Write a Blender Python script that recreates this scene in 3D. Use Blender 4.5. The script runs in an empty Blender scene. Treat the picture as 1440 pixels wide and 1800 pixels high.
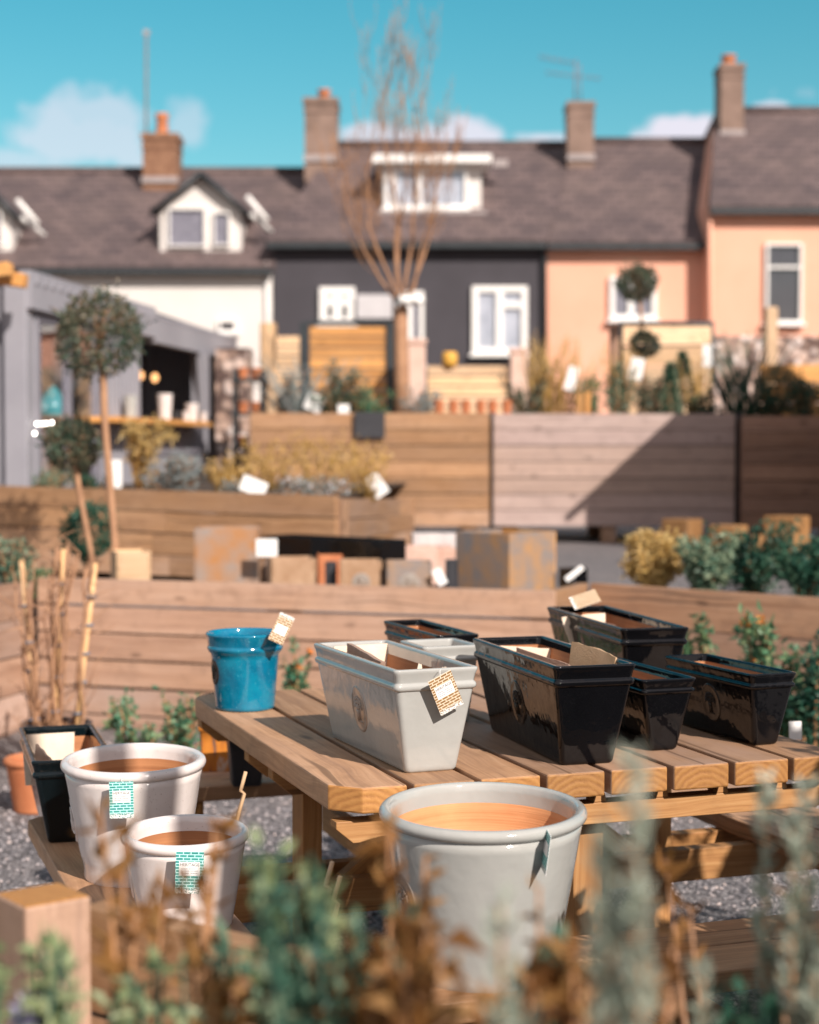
import bpy, math, random
from mathutils import Vector as V, Matrix as M
R = math.radians
rng = random.Random(7)
C = bpy.context.scene.collection
CAMZ = 1.47
PITCH = math.atan(115/3000)

def ray(px, py):
    a, b = (px-720)/3000, (py-900)/3000
    c, s = math.cos(PITCH), math.sin(PITCH)
    return V((a, c - b*s, -s - b*c))
def at(px, py, Y):                       # the world point seen at a photo pixel, Y metres ahead
    r = ray(px, py); return V((0, 0, CAMZ)) + r*(Y/r.y)
def onz(px, py, z):                      # the world point seen at a photo pixel on the level z
    r = ray(px, py); return V((0, 0, CAMZ)) + r*((z-CAMZ)/r.z)
TH = R(19.3)
EX = V((math.cos(TH), math.sin(TH), 0)); EY = V((-math.sin(TH), math.cos(TH), 0)); EZ = V((0, 0, 1))
def tl(x, y, z=0): return EX*x + EY*y + EZ*z   # table frame to world

# ------------------------------------------------------------------ materials
class NT:
    def __init__(s, name):
        s.m = bpy.data.materials.new(name); s.m.use_nodes = True
        s.t = s.m.node_tree; s.b = s.t.nodes['Principled BSDF']; s.out = s.t.nodes['Material Output']
    def n(s, typ, ins=None, **kw):
        nd = s.t.nodes.new(typ)
        for k, v in kw.items(): setattr(nd, k, v)
        for k, v in (ins or {}).items(): s.put(nd, k, v)
        return nd
    def put(s, nd, k, v):
        i = nd.inputs[k]
        if isinstance(v, bpy.types.NodeSocket): s.t.links.new(v, i)
        else: i.default_value = v
    def ramp(s, fac, stops, interp='LINEAR'):
        r = s.n('ShaderNodeValToRGB', {'Fac': fac}); e = r.color_ramp; e.interpolation = interp
        while len(e.elements) < len(stops): e.elements.new(.5)
        for el, (p, c) in zip(e.elements, stops):
            el.position = p; el.color = (*c, 1) if len(c) == 3 else c
        return r.outputs['Color']
    def mix(s, fac, a, b, mode='MIX'):
        m = s.n('ShaderNodeMix', data_type='RGBA', blend_type=mode)
        for i, v in ((0, fac), (6, a), (7, b)):
            if isinstance(v, bpy.types.NodeSocket): s.t.links.new(v, m.inputs[i])
            else: m.inputs[i].default_value = v if i == 0 or len(v) == 4 else (*v, 1)
        return m.outputs[2]
    def math(s, op, a, b=0.0):
        m = s.n('ShaderNodeMath', operation=op); s.put(m, 0, a); s.put(m, 1, b); return m.outputs[0]
    def noise(s, vec, scale, detail=4, rough=.55, dist=0.0):
        return s.n('ShaderNodeTexNoise', {'Vector': vec, 'Scale': scale, 'Detail': detail, 'Roughness': rough, 'Distortion': dist}).outputs['Fac']
    def mapv(s, vec, scale):
        return s.n('ShaderNodeMapping', {'Vector': vec, 'Scale': scale}).outputs[0]
    def uv(s): return s.n('ShaderNodeUVMap', uv_map='UVMap').outputs[0]
    def obj(s): return s.n('ShaderNodeTexCoord').outputs['Object']
    def rnd(s): return s.n('ShaderNodeAttribute', attribute_name='rnd').outputs['Fac']
    def bump(s, h, strength, dist=.01):
        s.put(s.b, 'Normal', s.n('ShaderNodeBump', {'Height': h, 'Strength': strength, 'Distance': dist}).outputs[0])
    def set(s, **kw):
        for k, v in kw.items():
            k = k.replace('_', ' ')
            if isinstance(v, tuple) and len(v) == 3: v = (*v, 1)
            s.put(s.b, k, v)
        return s

def wood(name, dark, mid, light, rough=.62, end=False, grey=None, greyamt=.0, varia=.45):
    t = NT(name); uv = t.uv(); r = t.rnd()
    warp = t.noise(t.mapv(uv, (1.5, 5, 1)), 1.0, 2)
    comb = t.n('ShaderNodeVectorMath', {0: uv, 1: t.n('ShaderNodeCombineXYZ', {'Y': t.math('MULTIPLY', warp, .09)}).outputs[0]}, operation='ADD').outputs[0]
    if end:
        d = t.n('ShaderNodeVectorMath', {0: t.mapv(uv, (1, 1, 1))}, operation='LENGTH').outputs['Value']
        w = t.math('ADD', t.math('MULTIPLY', d, 430.0), t.math('MULTIPLY', t.noise(uv, 40), 5.0))
        g = t.math('ADD', t.math('MULTIPLY', t.math('SINE', w), .5), .5)
        g = t.math('ADD', t.math('MULTIPLY', g, .28), t.math('MULTIPLY', t.noise(uv, 55, 6, .7), .72))
    else:
        g1 = t.noise(t.mapv(comb, (1.1, 30, 1)), 1.0, 6, .68)
        g2 = t.noise(t.mapv(comb, (5, 170, 1)), 1.0, 3, .6)
        g = t.math('ADD', t.math('MULTIPLY', g1, .65), t.math('MULTIPLY', g2, .35))
    col = t.ramp(g, [(.33, dark), (.5, mid), (.66, light)] if not end else [(.25, tuple(d_*.6+l_*.4 for d_, l_ in zip(dark, mid))), (.5, mid), (.72, tuple(d_*.35+l_*.65 for d_, l_ in zip(light, mid)))])
    big = t.noise(t.mapv(uv, (1.6, 5, 1)), 1.0, 4)
    if grey:
        gb = t.math('MULTIPLY', t.math('FRACT', t.math('MULTIPLY', r, 3.77)), greyamt*1.7)
        col = t.mix(t.math('MULTIPLY', t.ramp(big, [(.30, (.25, .25, .25)), (.62, (1, 1, 1))]), t.math('MINIMUM', gb, .92)), col, grey)
    if not end:                                        # knots
        vo = t.n('ShaderNodeTexVoronoi', {'Vector': t.mapv(comb, (2.6, 7.5, 1)), 'Scale': 1.0})
        k = t.ramp(vo.outputs['Distance'], [(.05, (1, 1, 1)), (.13, (0, 0, 0))])
        col = t.mix(t.math('MULTIPLY', k, .75), col, tuple(c*.45 for c in dark))
    hue = t.math('FRACT', t.math('MULTIPLY', r, 7.31))
    col = t.mix(t.math('MULTIPLY', hue, .6), col, t.mix(1.0, col, (1.04, .94, .74), 'MULTIPLY'))
    if not end:
        ck = t.ramp(t.noise(t.mapv(comb, (.55, 34, 1)), 1.0, 2, .4), [(.655, (0, 0, 0)), (.70, (1, 1, 1))])
        col = t.mix(t.math('MULTIPLY', ck, .6), col, tuple(c*.35 for c in dark))
    v = t.math('ADD', t.math('MULTIPLY', r, varia), 1-varia/2)
    col = t.mix(1.0, col, t.n('ShaderNodeCombineColor', {0: v, 1: v, 2: v}).outputs[0], 'MULTIPLY')
    stain = t.noise(uv, 9, 5, .7)
    col = t.mix(t.ramp(stain, [(.5, (0, 0, 0)), (.72, (.5, .5, .5))]), col, tuple(c*.6 for c in mid))
    t.set(Base_Color=col, Roughness=rough); t.bump(g, .35, .004)
    return t.m

def glaze(name, col, rough=.07, speck=None, vary=.12, pool=None):
    t = NT(name); o = t.obj()
    n1 = t.noise(o, 9, 3); n2 = t.noise(o, 60, 3)
    c = t.mix(t.ramp(n1, [(.3, (0, 0, 0)), (.7, (1, 1, 1))]), tuple(x*(1-vary) for x in col), tuple(min(1, x*(1+vary)) for x in col))
    if pool: c = t.mix(t.ramp(t.noise(o, 14, 4, .65), [(.42, (0, 0, 0)), (.68, (1, 1, 1))]), c, pool)
    if speck: c = t.mix(t.ramp(t.noise(o, 210, 2), [(.66, (0, 0, 0)), (.72, (1, 1, 1))]), c, speck)
    t.set(Base_Color=c, Roughness=t.math('ADD', t.math('MULTIPLY', n2, .05), rough-.02), Coat_Weight=.0 if max(col) < .05 else .4, Coat_Roughness=.04, Specular_IOR_Level=.38 if max(col) < .05 else .5)
    h = t.math('ADD', t.math('MULTIPLY', t.noise(o, 22, 2), 1.0), t.math('MULTIPLY', n2, .12))
    t.bump(h, .16, .01)
    return t.m

def rough(name, c1, c2, scale=6, r=.85, bump=.3, bs=60, metal=0.0, detail=5):
    t = NT(name); o = t.obj()
    n = t.noise(o, scale, detail, .6)
    t.set(Base_Color=t.ramp(n, [(.35, c1), (.65, c2)]), Roughness=r, Metallic=metal)
    if bump: t.bump(t.noise(o, bs, 4), bump, .006)
    return t.m

def leaf(name, c1, c2, c3, trans=.3, r=.5):
    t = NT(name)
    col = t.ramp(t.rnd(), [(.0, c1), (.5, c2), (1, c3)])
    col = t.mix(.35, col, t.ramp(t.noise(t.obj(), 3.0, 3), [(.35, c1), (.65, c3)]))
    t.set(Base_Color=col, Roughness=r)
    tr = t.n('ShaderNodeBsdfTranslucent', {'Color': col})
    mx = t.n('ShaderNodeMixShader', {'Fac': trans, 1: t.b.outputs[0], 2: tr.outputs[0]})
    t.t.links.new(mx.outputs[0], t.out.inputs['Surface'])
    return t.m

def glass(name, tint=(.97, .98, 1.0), dark=.35):
    t = NT(name)
    tp = t.n('ShaderNodeBsdfTransparent', {'Color': (*tint, 1)}); gl = t.n('ShaderNodeBsdfGlossy', {'Color': (1, 1, 1, 1), 'Roughness': .03})
    lw = t.n('ShaderNodeLayerWeight', {'Blend': .5}).outputs['Facing']
    fr = t.math('ADD', .04, t.math('MULTIPLY', t.math('POWER', lw, 4.0), .7))
    mx = t.n('ShaderNodeMixShader', {'Fac': fr, 1: tp.outputs[0], 2: gl.outputs[0]})
    t.t.links.new(mx.outputs[0], t.out.inputs['Surface'])
    return t.m

def emit(name, col, s):
    t = NT(name); t.set(Base_Color=col, Emission_Color=col, Emission_Strength=s); return t.m

m = {}
m['plank'] = wood('table_wood', (.19, .09, .04), (.40, .215, .105), (.53, .32, .185), grey=(.37, .25, .20), greyamt=.6)
m['plank_end'] = wood('table_end_grain', (.21, .085, .025), (.38, .18, .055), (.48, .26, .09), end=True)
m['beam'] = wood('table_frame_wood', (.28, .12, .04), (.44, .22, .08), (.54, .31, .135))
m['wall_wood'] = wood('retaining_board_wood', (.22, .115, .07), (.39, .23, .15), (.49, .32, .23), rough=.75, grey=(.41, .30, .255), greyamt=.75)
m['planter_wood'] = wood('planter_board_wood', (.17, .08, .032), (.33, .175, .08), (.43, .26, .14), rough=.75, grey=(.35, .23, .165), greyamt=.75, varia=.5)
m['pale_wood'] = wood('weathered_board_wood', (.28, .20, .175), (.38, .285, .255), (.45, .35, .32), rough=.75, grey=(.32, .235, .215), greyamt=.6, varia=.25)
m['brown_wood'] = wood('brown_board_wood', (.19, .10, .065), (.31, .185, .135), (.39, .25, .19), rough=.75)
m['orange_wood'] = wood('orange_board_wood', (.38, .16, .04), (.55, .27, .085), (.65, .36, .13), rough=.6)
m['pale_timber'] = wood('new_timber', (.5, .31, .17), (.66, .45, .28), (.75, .55, .38), rough=.7)
m['block_wood'] = wood('block_timber', (.17, .08, .028), (.28, .145, .055), (.35, .205, .095), rough=.7)  # base colour darkened to stand for the partial shade on the blocks
m['cane'] = wood('bamboo_cane', (.42, .23, .1), (.6, .38, .2), (.7, .48, .29), rough=.5)
m['grey_glaze'] = glaze('pale_grey_glaze', (.385, .383, .362), vary=.05)
m['white_glaze'] = glaze('cream_white_glaze', (.70, .63, .60), vary=.04, speck=(.52, .44, .40))
m['blue_glaze'] = glaze('blue_glaze', (.002, .135, .24), vary=.25, pool=(.003, .20, .31), speck=(.06, .32, .42))
m['black_glaze'] = glaze('black_glaze', (.004, .004, .005), rough=.035, vary=.2)
m['green_black'] = glaze('green_black_glaze', (.003, .007, .009), rough=.05, vary=.2)
m['medal'] = glaze('brown_grey_medallion_glaze', (.33, .29, .255), rough=.14, pool=(.24, .165, .115))
m['medal_black'] = glaze('black_medallion_glaze', (.022, .016, .012), rough=.1)
def clay(name, c1, c2):
    t = NT(name); o = t.obj(); n = t.noise(t.mapv(o, (1.5, 1.5, 70)), 1.0, 4, .6); n2 = t.noise(o, 7, 4)
    t.set(Base_Color=t.mix(t.ramp(n2, [(.4, (0, 0, 0)), (.7, (.5, .5, .5))]), t.ramp(n, [(.35, c1), (.65, c2)]), tuple(min(1, c*1.3) for c in c2)), Roughness=.8); t.bump(n, .6, .004); return t.m
m['terra_in'] = clay('bare_clay', (.46, .18, .065), (.60, .28, .125))
m['brown_in'] = clay('brown_clay', (.27, .10, .035), (.39, .165, .065))
m['terracotta'] = rough('terracotta_clay', (.42, .13, .05), (.52, .19, .08), 8, .75, .2, 50)
m['card'] = rough('cardboard', (.50, .32, .18), (.57, .38, .23), 20, .9, .3, 200)
m['card_pale'] = rough('pale_cardboard', (.70, .56, .43), (.78, .65, .52), 12, .9, .2, 150)
m['card_dark'] = rough('old_cardboard', (.30, .19, .14), (.38, .26, .2), 20, .9, .3, 200)
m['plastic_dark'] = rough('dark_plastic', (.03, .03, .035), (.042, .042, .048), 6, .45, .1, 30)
m['rust'] = rough('rusted_steel', (.40, .18, .06), (.29, .24, .21), 5, .75, .3, 40, .1)
m['rust_o'] = rough('orange_rusted_steel', (.48, .22, .06), (.60, .36, .17), 7, .8, .3, 40, .1)
m['zinc'] = rough('stained_zinc', (.22, .205, .205), (.42, .235, .11), 7, .6, .2, 40, .2)
m['clay_brown'] = rough('brown_stoneware', (.30, .17, .09), (.46, .30, .19), 7, .6, .2, 40)
m['pink_stone'] = rough('pink_sandstone', (.55, .33, .25), (.66, .45, .37), 8, .9, .4, 50)
m['pale_stone'] = rough('pale_stone', (.5, .45, .44), (.62, .56, .54), 8, .9, .4, 50)
m['white_wall'] = rough('white_render', (.62, .58, .545), (.67, .63, .595), 1.2, .85, .25, 30)
m['black_wall'] = rough('charcoal_render', (.040, .036, .043), (.050, .045, .054), 1.0, .8, .25, 30)
m['peach_wall'] = rough('peach_render', (.73, .365, .25), (.77, .405, .285), .9, .85, .25, 30)
m['chimney_brick'] = rough('chimney_brick', (.17, .08, .045), (.27, .145, .085), 9, .9, .4, 20)
m['chimney_render'] = rough('chimney_render', (.165, .11, .085), (.25, .17, .135), 3, .9, .4, 20)
m['lead'] = rough('lead_flashing', (.27, .235, .23), (.36, .31, .30), 4, .6, .1)
m['white_paint'] = rough('white_paint', (.78, .76, .73), (.82, .80, .77), 4, .45, .05)
m['dark_metal'] = rough('dark_metal', (.02, .026, .03), (.03, .037, .042), 4, .45, .05)
m['grey_metal'] = rough('grey_corrugated_steel', (.255, .25, .28), (.305, .298, .33), 1.5, .55, .05)
m['grey_dark'] = rough('grey_cladding', (.17, .16, .19), (.22, .21, .24), 1.5, .7, .1)
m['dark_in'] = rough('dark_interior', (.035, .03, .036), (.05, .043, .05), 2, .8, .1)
m['curtain'] = rough('net_curtain', (.34, .355, .39), (.5, .51, .54), 3, .9, 0)
m['blind'] = rough('grey_blind', (.15, .14, .165), (.22, .205, .23), 7, .8, 0)
m['shutter_grey'] = rough('pale_grey_awning', (.46, .44, .45), (.52, .50, .51), 3, .7, .05)
m['paper'] = rough('white_card', (.80, .79, .77), (.84, .83, .81), 5, .6, 0)
m['pink_pillar'] = rough('pink_rendered_pillar', (.6, .40, .32), (.7, .5, .41), 4, .9, .3, 30)
m['soil'] = rough('dark_soil', (.035, .022, .014), (.07, .045, .03), 14, .95, .6, 60)
m['bark'] = rough('orange_brown_bark', (.30, .155, .085), (.43, .235, .13), 7, .8, .3, 30)
m['twig'] = rough('brown_twig', (.27, .13, .06), (.38, .19, .085), 9, .8, .2, 60)
m['blue_tie'] = rough('blue_grey_tie', (.12, .15, .2), (.18, .22, .28), 9, .6, 0)
m['ink'] = rough('dark_ink', (.05, .045, .05), (.06, .055, .06), 9, .7, 0)
m['pane'] = glass('window_glass')
m['teal_shade'] = rough('teal_enamel', (.03, .30, .33), (.05, .38, .41), 4, .3, 0)
m['bulb'] = emit('lit_bulb', (1, .93, .84), 8)
m['yellow_pot'] = rough('yellow_ochre_paint', (.66, .33, .045), (.72, .4, .07), 4, .6, .1)

def slate():
    t = NT('purple_brown_slate'); uv = t.uv()
    br = t.n('ShaderNodeTexBrick', {'Vector': uv, 'Scale': 1.0, 'Mortar Size': .02, 'Brick Width': .34, 'Row Height': .26, 'Color1': (.072, .052, .054, 1), 'Color2': (.14, .098, .094, 1), 'Mortar': (.05, .035, .035, 1)})
    o = t.obj(); c = br.outputs['Color']
    c = t.mix(t.ramp(t.noise(o, .9, 5, .65), [(.4, (0, 0, 0)), (.7, (.4, .4, .4))]), c, (.17, .12, .105))
    c = t.mix(t.ramp(t.noise(o, 3.1, 5, .65), [(.5, (0, 0, 0)), (.75, (.4, .4, .4))]), c, (.07, .052, .053))
    t.set(Base_Color=c, Roughness=.7); t.bump(br.outputs['Fac'], -.5, .02)
    return t.m
m['slate'] = slate()

def gravel():
    t = NT('grey_gravel'); o = t.obj()
    v = t.n('ShaderNodeTexVoronoi', {'Vector': o, 'Scale': 75.0})
    c = t.ramp(t.n('ShaderNodeSeparateColor', {0: v.outputs['Color']}).outputs[0], [(0, (.14, .13, .14)), (.5, (.27, .25, .255)), (1, (.46, .41, .4))])
    c = t.mix(t.ramp(v.outputs['Distance'], [(.25, (0, 0, 0)), (.62, (1, 1, 1))]), c, (.05, .045, .048))
    c = t.mix(t.ramp(t.noise(o, 1.3, 4), [(.4, (0, 0, 0)), (.7, (.4, .4, .4))]), c, (.2, .17, .16))
    t.set(Base_Color=c, Roughness=.9); t.bump(v.outputs['Distance'], -.9, .012)
    return t.m
m['gravel'] = gravel()
def stone():
    t = NT('gravel_stone')
    t.set(Base_Color=t.ramp(t.rnd(), [(0, (.13, .125, .135)), (.45, (.27, .25, .26)), (.8, (.42, .37, .37)), (1, (.56, .46, .43))]), Roughness=.85)
    return t.m
m['stone'] = stone()
def gabion():
    t = NT('pink_grey_rubble'); o = t.obj()
    v = t.n('ShaderNodeTexVoronoi', {'Vector': o, 'Scale': 9.0})
    c = t.ramp(t.n('ShaderNodeSeparateColor', {0: v.outputs['Color']}).outputs[0], [(0, (.38, .25, .19)), (.5, (.58, .41, .33)), (1, (.7, .6, .56))])
    c = t.mix(t.ramp(v.outputs['Distance'], [(.35, (0, 0, 0)), (.7, (1, 1, 1))]), c, (.1, .06, .05))
    t.set(Base_Color=c, Roughness=.9); t.bump(v.outputs['Distance'], -1.0, .05)
    return t.m
m['gabion'] = gabion()
def brickcard(name, c1, c2, mortar):
    t = NT(name); uv = t.uv()
    br = t.n('ShaderNodeTexBrick', {'Vector': uv, 'Scale': 1.0, 'Mortar Size': .0010, 'Mortar Smooth': .1, 'Brick Width': .0155, 'Row Height': .0062, 'Color1': (*c1, 1), 'Color2': (*c2, 1), 'Mortar': (*mortar, 1)})
    y = t.n('ShaderNodeSeparateXYZ', {0: uv}).outputs[1]
    rub = t.math('ADD', y, t.math('MULTIPLY', t.noise(uv, 110, 3), .016))
    spl = t.ramp(t.noise(uv, 330, 2), [(.42, tuple(c*.7 for c in c1)), (.5, (.85, .84, .8))])
    c = t.mix(t.ramp(rub, [(.0165, (1, 1, 1)), (.0195, (0, 0, 0))]), br.outputs['Color'], spl)
    t.set(Base_Color=c, Roughness=.35)
    return t.m
m['card_teal'] = brickcard('teal_brick_print', (.025, .25, .235), (.05, .35, .31), (.55, .85, .82))
m['card_brown'] = brickcard('brown_brick_print', (.24, .135, .05), (.34, .2, .09), (.80, .66, .5))

m['lf_topiary'] = leaf('topiary_leaf', (.025, .095, .07), (.075, .145, .09), (.27, .15, .085))
m['lf_dark'] = leaf('dark_green_leaf', (.012, .065, .045), (.025, .11, .07), (.08, .16, .09))
m['lf_green'] = leaf('mid_green_leaf', (.018, .14, .085), (.06, .21, .11), (.26, .31, .14))
m['lf_teal'] = leaf('teal_green_leaf', (.018, .09, .062), (.10, .19, .125), (.36, .40, .25))
m['lf_yellow'] = leaf('yellow_leaf', (.36, .21, .055), (.55, .36, .11), (.75, .58, .26), .25)
m['lf_brown'] = leaf('dried_brown_leaf', (.17, .07, .02), (.36, .165, .045), (.52, .30, .11), .45)
m['lf_rose'] = leaf('grey_green_needle', (.24, .29, .225), (.40, .45, .36), (.55, .56, .47), .3)
m['lf_sage'] = leaf('sage_leaf', (.12, .16, .15), (.24, .28, .27), (.38, .40, .40), .2)
m['lf_ochre'] = leaf('ochre_stem', (.34, .19, .035), (.52, .30, .07), (.6, .41, .16), .2)
m['lf_pale'] = leaf('pale_green_leaf', (.14, .2, .08), (.30, .36, .18), (.48, .5, .3), .35)
m['petal_orange'] = leaf('orange_petal', (.7, .2, .03), (.8, .28, .05), (.85, .4, .1), .3)
m['petal_white'] = leaf('white_petal', (.7, .68, .7), (.8, .78, .8), (.85, .83, .85), .3)
m['petal_lilac'] = leaf('lilac_petal', (.45, .38, .7), (.6, .55, .82), (.75, .7, .88), .3)

# ------------------------------------------------------------------ mesh builder
class MB:
    def __init__(s): s.v = []; s.f = []; s.uv = []; s.r = []; s.mi = []; s.sm = []
    def face(s, idx, uvs=None, r=.5, mi=0, sm=False):
        s.f.append(idx); s.uv.append(uvs or [(0, 0)]*len(idx)); s.r.append(r); s.mi.append(mi); s.sm.append(sm)
    def poly(s, pts, uvs=None, r=.5, mi=0, sm=False):
        b = len(s.v); s.v += [tuple(p) for p in pts]; s.face(list(range(b, b+len(pts))), uvs, r, mi, sm)
    def box(s, c, size, rot=None, r=None, mi=0, grain=0, mie=None):
        """c centre, size full extents, rot 3x3 matrix or z angle; grain = axis index of the wood grain."""
        r = rng.random() if r is None else r
        if rot is None: rot = M.Identity(3)
        elif isinstance(rot, (int, float)): rot = M.Rotation(rot, 3, 'Z')
        h = [x/2 for x in size]; ou, ov = rng.random()*20, rng.random()*20
        b = len(s.v); c = V(c)
        loc = [V((sx*h[0], sy*h[1], sz*h[2])) for sx in (-1, 1) for sy in (-1, 1) for sz in (-1, 1)]
        s.v += [tuple(c + rot @ p) for p in loc]
        F = [((0, 1, 3, 2), 0), ((4, 6, 7, 5), 0), ((0, 4, 5, 1), 1), ((2, 3, 7, 6), 1), ((0, 2, 6, 4), 2), ((1, 5, 7, 3), 2)]
        for q, ax in F:
            if ax == grain:
                a1, a2 = [a for a in (0, 1, 2) if a != ax]
                uv = [(loc[i][a1]+.03*(ou-10)/10, loc[i][a2]+.06) for i in q]; k = mi if mie is None else mie
            else:
                a2 = [a for a in (0, 1, 2) if a not in (ax, grain)][0]
                uv = [(loc[i][grain]+ou, loc[i][a2]+ov+ax*.37) for i in q]; k = mi
            s.face([b+i for i in q], uv, r, k)
        return s
    def prism(s, outline, z0, z1, to, r=None, mi=0, mie=0, grain=1):
        """outline: (x,y) list counter-clockwise; to(x,y,z) maps to the mesh; grain 0/1 = x or y."""
        r = rng.random() if r is None else r
        ou, ov = rng.random()*20, rng.random()*20; n = len(outline); b = len(s.v)
        s.v += [tuple(to(x, y, z1)) for x, y in outline] + [tuple(to(x, y, z0)) for x, y in outline]
        cx = sum(p[0] for p in outline)/n; cy = sum(p[1] for p in outline)/n
        g = (lambda x, y: (y+ou, x+ov)) if grain == 1 else (lambda x, y: (x+ou, y+ov))
        s.face(list(range(b, b+n)), [g(*p) for p in outline], r, mi)
        s.face([b+n+i for i in reversed(range(n))], [g(*p) for p in reversed(outline)], r, mi)
        for i in range(n):
            j = (i+1) % n; p, q = outline[i], outline[j]
            d = (q[0]-p[0], q[1]-p[1]); along = abs(d[grain]) > 1.5*abs(d[1-grain])
            if along: uv = [(p[grain]+ou, z1+ov), (p[grain]+ou, z0+ov), (q[grain]+ou, z0+ov), (q[grain]+ou, z1+ov)]; k = mi
            else:
                o = 1-grain; cc = (cx, cy)[o]
                uv = [((p, p, q, q)[t][o]-cc+.02*(ou-10)/10, (z1, z0, z0, z1)[t]-z0+.04) for t in range(4)]; k = mie
            s.face([b+i, b+n+i, b+n+j, b+j], uv, r, k)
        return s
    def tube(s, pts, rad, n=6, r=None, mi=0, cap=True):
        pts = [V(p) for p in pts]; r = rng.random() if r is None else r
        if not isinstance(rad, (list, tuple)): rad = [rad]*len(pts)
        b = len(s.v); L = 0; ou = rng.random()*9; prev = None; Ls = []
        for i, p in enumerate(pts):
            d = (pts[min(i+1, len(pts)-1)]-pts[max(i-1, 0)]).normalized()
            a = d.orthogonal().normalized() if prev is None else (prev - d*prev.dot(d)).normalized()
            prev = a; c = d.cross(a)
            if i: L += (p-pts[i-1]).length
            Ls.append(L)
            for k in range(n):
                t = 2*math.pi*k/n; s.v.append(tuple(p + (a*math.cos(t)+c*math.sin(t))*rad[i]))
        for i in range(len(pts)-1):
            for k in range(n):
                k2 = (k+1) % n; u0, u1 = Ls[i]+ou, Ls[i+1]+ou; w0, w1 = k/n*.06, (k+1)/n*.06
                s.face([b+i*n+k, b+i*n+k2, b+(i+1)*n+k2, b+(i+1)*n+k], [(u0, w0), (u0, w1), (u1, w1), (u1, w0)], r, mi, True)
        if cap:
            s.face([b+k for k in reversed(range(n))], None, r, mi); e = b+(len(pts)-1)*n
            s.face([e+k for k in range(n)], None, r, mi)
        return s
    def lathe(s, prof, n=72, c=(0, 0, 0), mi=0, r=.5, close=False):
        b = len(s.v)
        for (rr, z) in prof:
            for k in range(n):
                t = 2*math.pi*k/n; s.v.append((c[0]+rr*math.cos(t), c[1]+rr*math.sin(t), c[2]+z))
        for i in range(len(prof)-1):
            for k in range(n):
                k2 = (k+1) % n; s.face([b+i*n+k, b+i*n+k2, b+(i+1)*n+k2, b+(i+1)*n+k], None, r, mi, True)
        if close: s.face([b+(len(prof)-1)*n+k for k in range(n)], None, r, mi); s.face([b+k for k in reversed(range(n))], None, r, mi)
        return s
    def loft(s, rings, mi=0, capb=True, capt=False):
        b = len(s.v); n = len(rings[0])
        for rg in rings: s.v += [tuple(p) for p in rg]
        for i in range(len(rings)-1):
            for k in range(n):
                k2 = (k+1) % n; s.face([b+i*n+k, b+i*n+k2, b+(i+1)*n+k2, b+(i+1)*n+k], None, .5, mi, True)
        if capb: s.face([b+k for k in reversed(range(n))], None, .5, mi)
        if capt: s.face([b+(len(rings)-1)*n+k for k in range(n)], None, .5, mi)
        return s
    def leaf(s, p, d, L, W, mi=0, r=None, curl=.0):
        r = rng.random() if r is None else r
        p = V(p); d = V(d).normalized(); side = d.cross(V((rng.gauss(0, 1), rng.gauss(0, 1), rng.gauss(0, 1)))).normalized()
        nn = side.cross(d); b = len(s.v)
        t = p + d*L - nn*curl*L; q = p + d*L*.5 + nn*curl*L*.4
        s.v += [tuple(p), tuple(q + side*W/2), tuple(t), tuple(q - side*W/2)]
        s.face([b, b+1, b+2], None, r, mi); s.face([b, b+2, b+3], None, r, mi)
    def build(s, name, mats, parent=None, loc=None, bevel=0, seg=2, world=False):
        if world:                                  # vertices were given in world space: bring them into the parent's
            mi_ = parent.matrix_basis.inverted(); pp = parent.parent
            while pp is not None: mi_ = mi_ @ pp.matrix_basis.inverted(); pp = pp.parent
            s.v = [tuple(mi_ @ V(p)) for p in s.v]
        me = bpy.data.meshes.new(name); me.from_pydata(s.v, [], s.f); me.update()
        if not isinstance(mats, (list, tuple)): mats = [mats]
        for k in mats: me.materials.append(m[k])
        uvl = me.uv_layers.new(name='UVMap'); flat = [c for f in s.uv for p in f for c in p]; uvl.data.foreach_set('uv', flat)
        at_ = me.attributes.new('rnd', 'FLOAT', 'FACE'); at_.data.foreach_set('value', s.r)
        me.polygons.foreach_set('material_index', s.mi); me.polygons.foreach_set('use_smooth', s.sm); me.update()
        o = bpy.data.objects.new(name, me); C.objects.link(o)
        if parent: o.parent = parent
        if loc: o.location = loc
        if bevel:
            bv = o.modifiers.new('edge', 'BEVEL'); bv.width = bevel; bv.segments = seg; bv.limit_method = 'ANGLE'
        return o

def tag(o, label=None, cat=None, group=None, kind=None):
    if label: o['label'] = label
    if cat: o['category'] = cat
    if group: o['group'] = group
    if kind: o['kind'] = kind
    return o
def thing(name, label, cat, loc=(0, 0, 0), rz=0, group=None):
    o = bpy.data.objects.new(name, None); o.empty_display_size = .1; C.objects.link(o)
    o.location = loc; o.rotation_euler = (0, 0, rz)
    return tag(o, label, cat, group)
def rvec(up=0): return V((rng.gauss(0, 1), rng.gauss(0, 1), rng.gauss(0, 1)+up)).normalized()


# ------------------------------------------------------------------ pots
def bentplane(r, phi, z, slope=0.0):
    """(u, w, n) on a round pot's wall -> pot-local point; slope = dr/dz."""
    def T(u, w, n):
        rr = r + slope*w + n; a = phi + u/r
        return V((rr*math.cos(a), rr*math.sin(a), z + w))
    return T
def flatplane(o, u, w):
    o, u, w = V(o), V(u).normalized(), V(w).normalized(); n = u.cross(w)
    return lambda a, b, c: o + u*a + w*b + n*c

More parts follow.
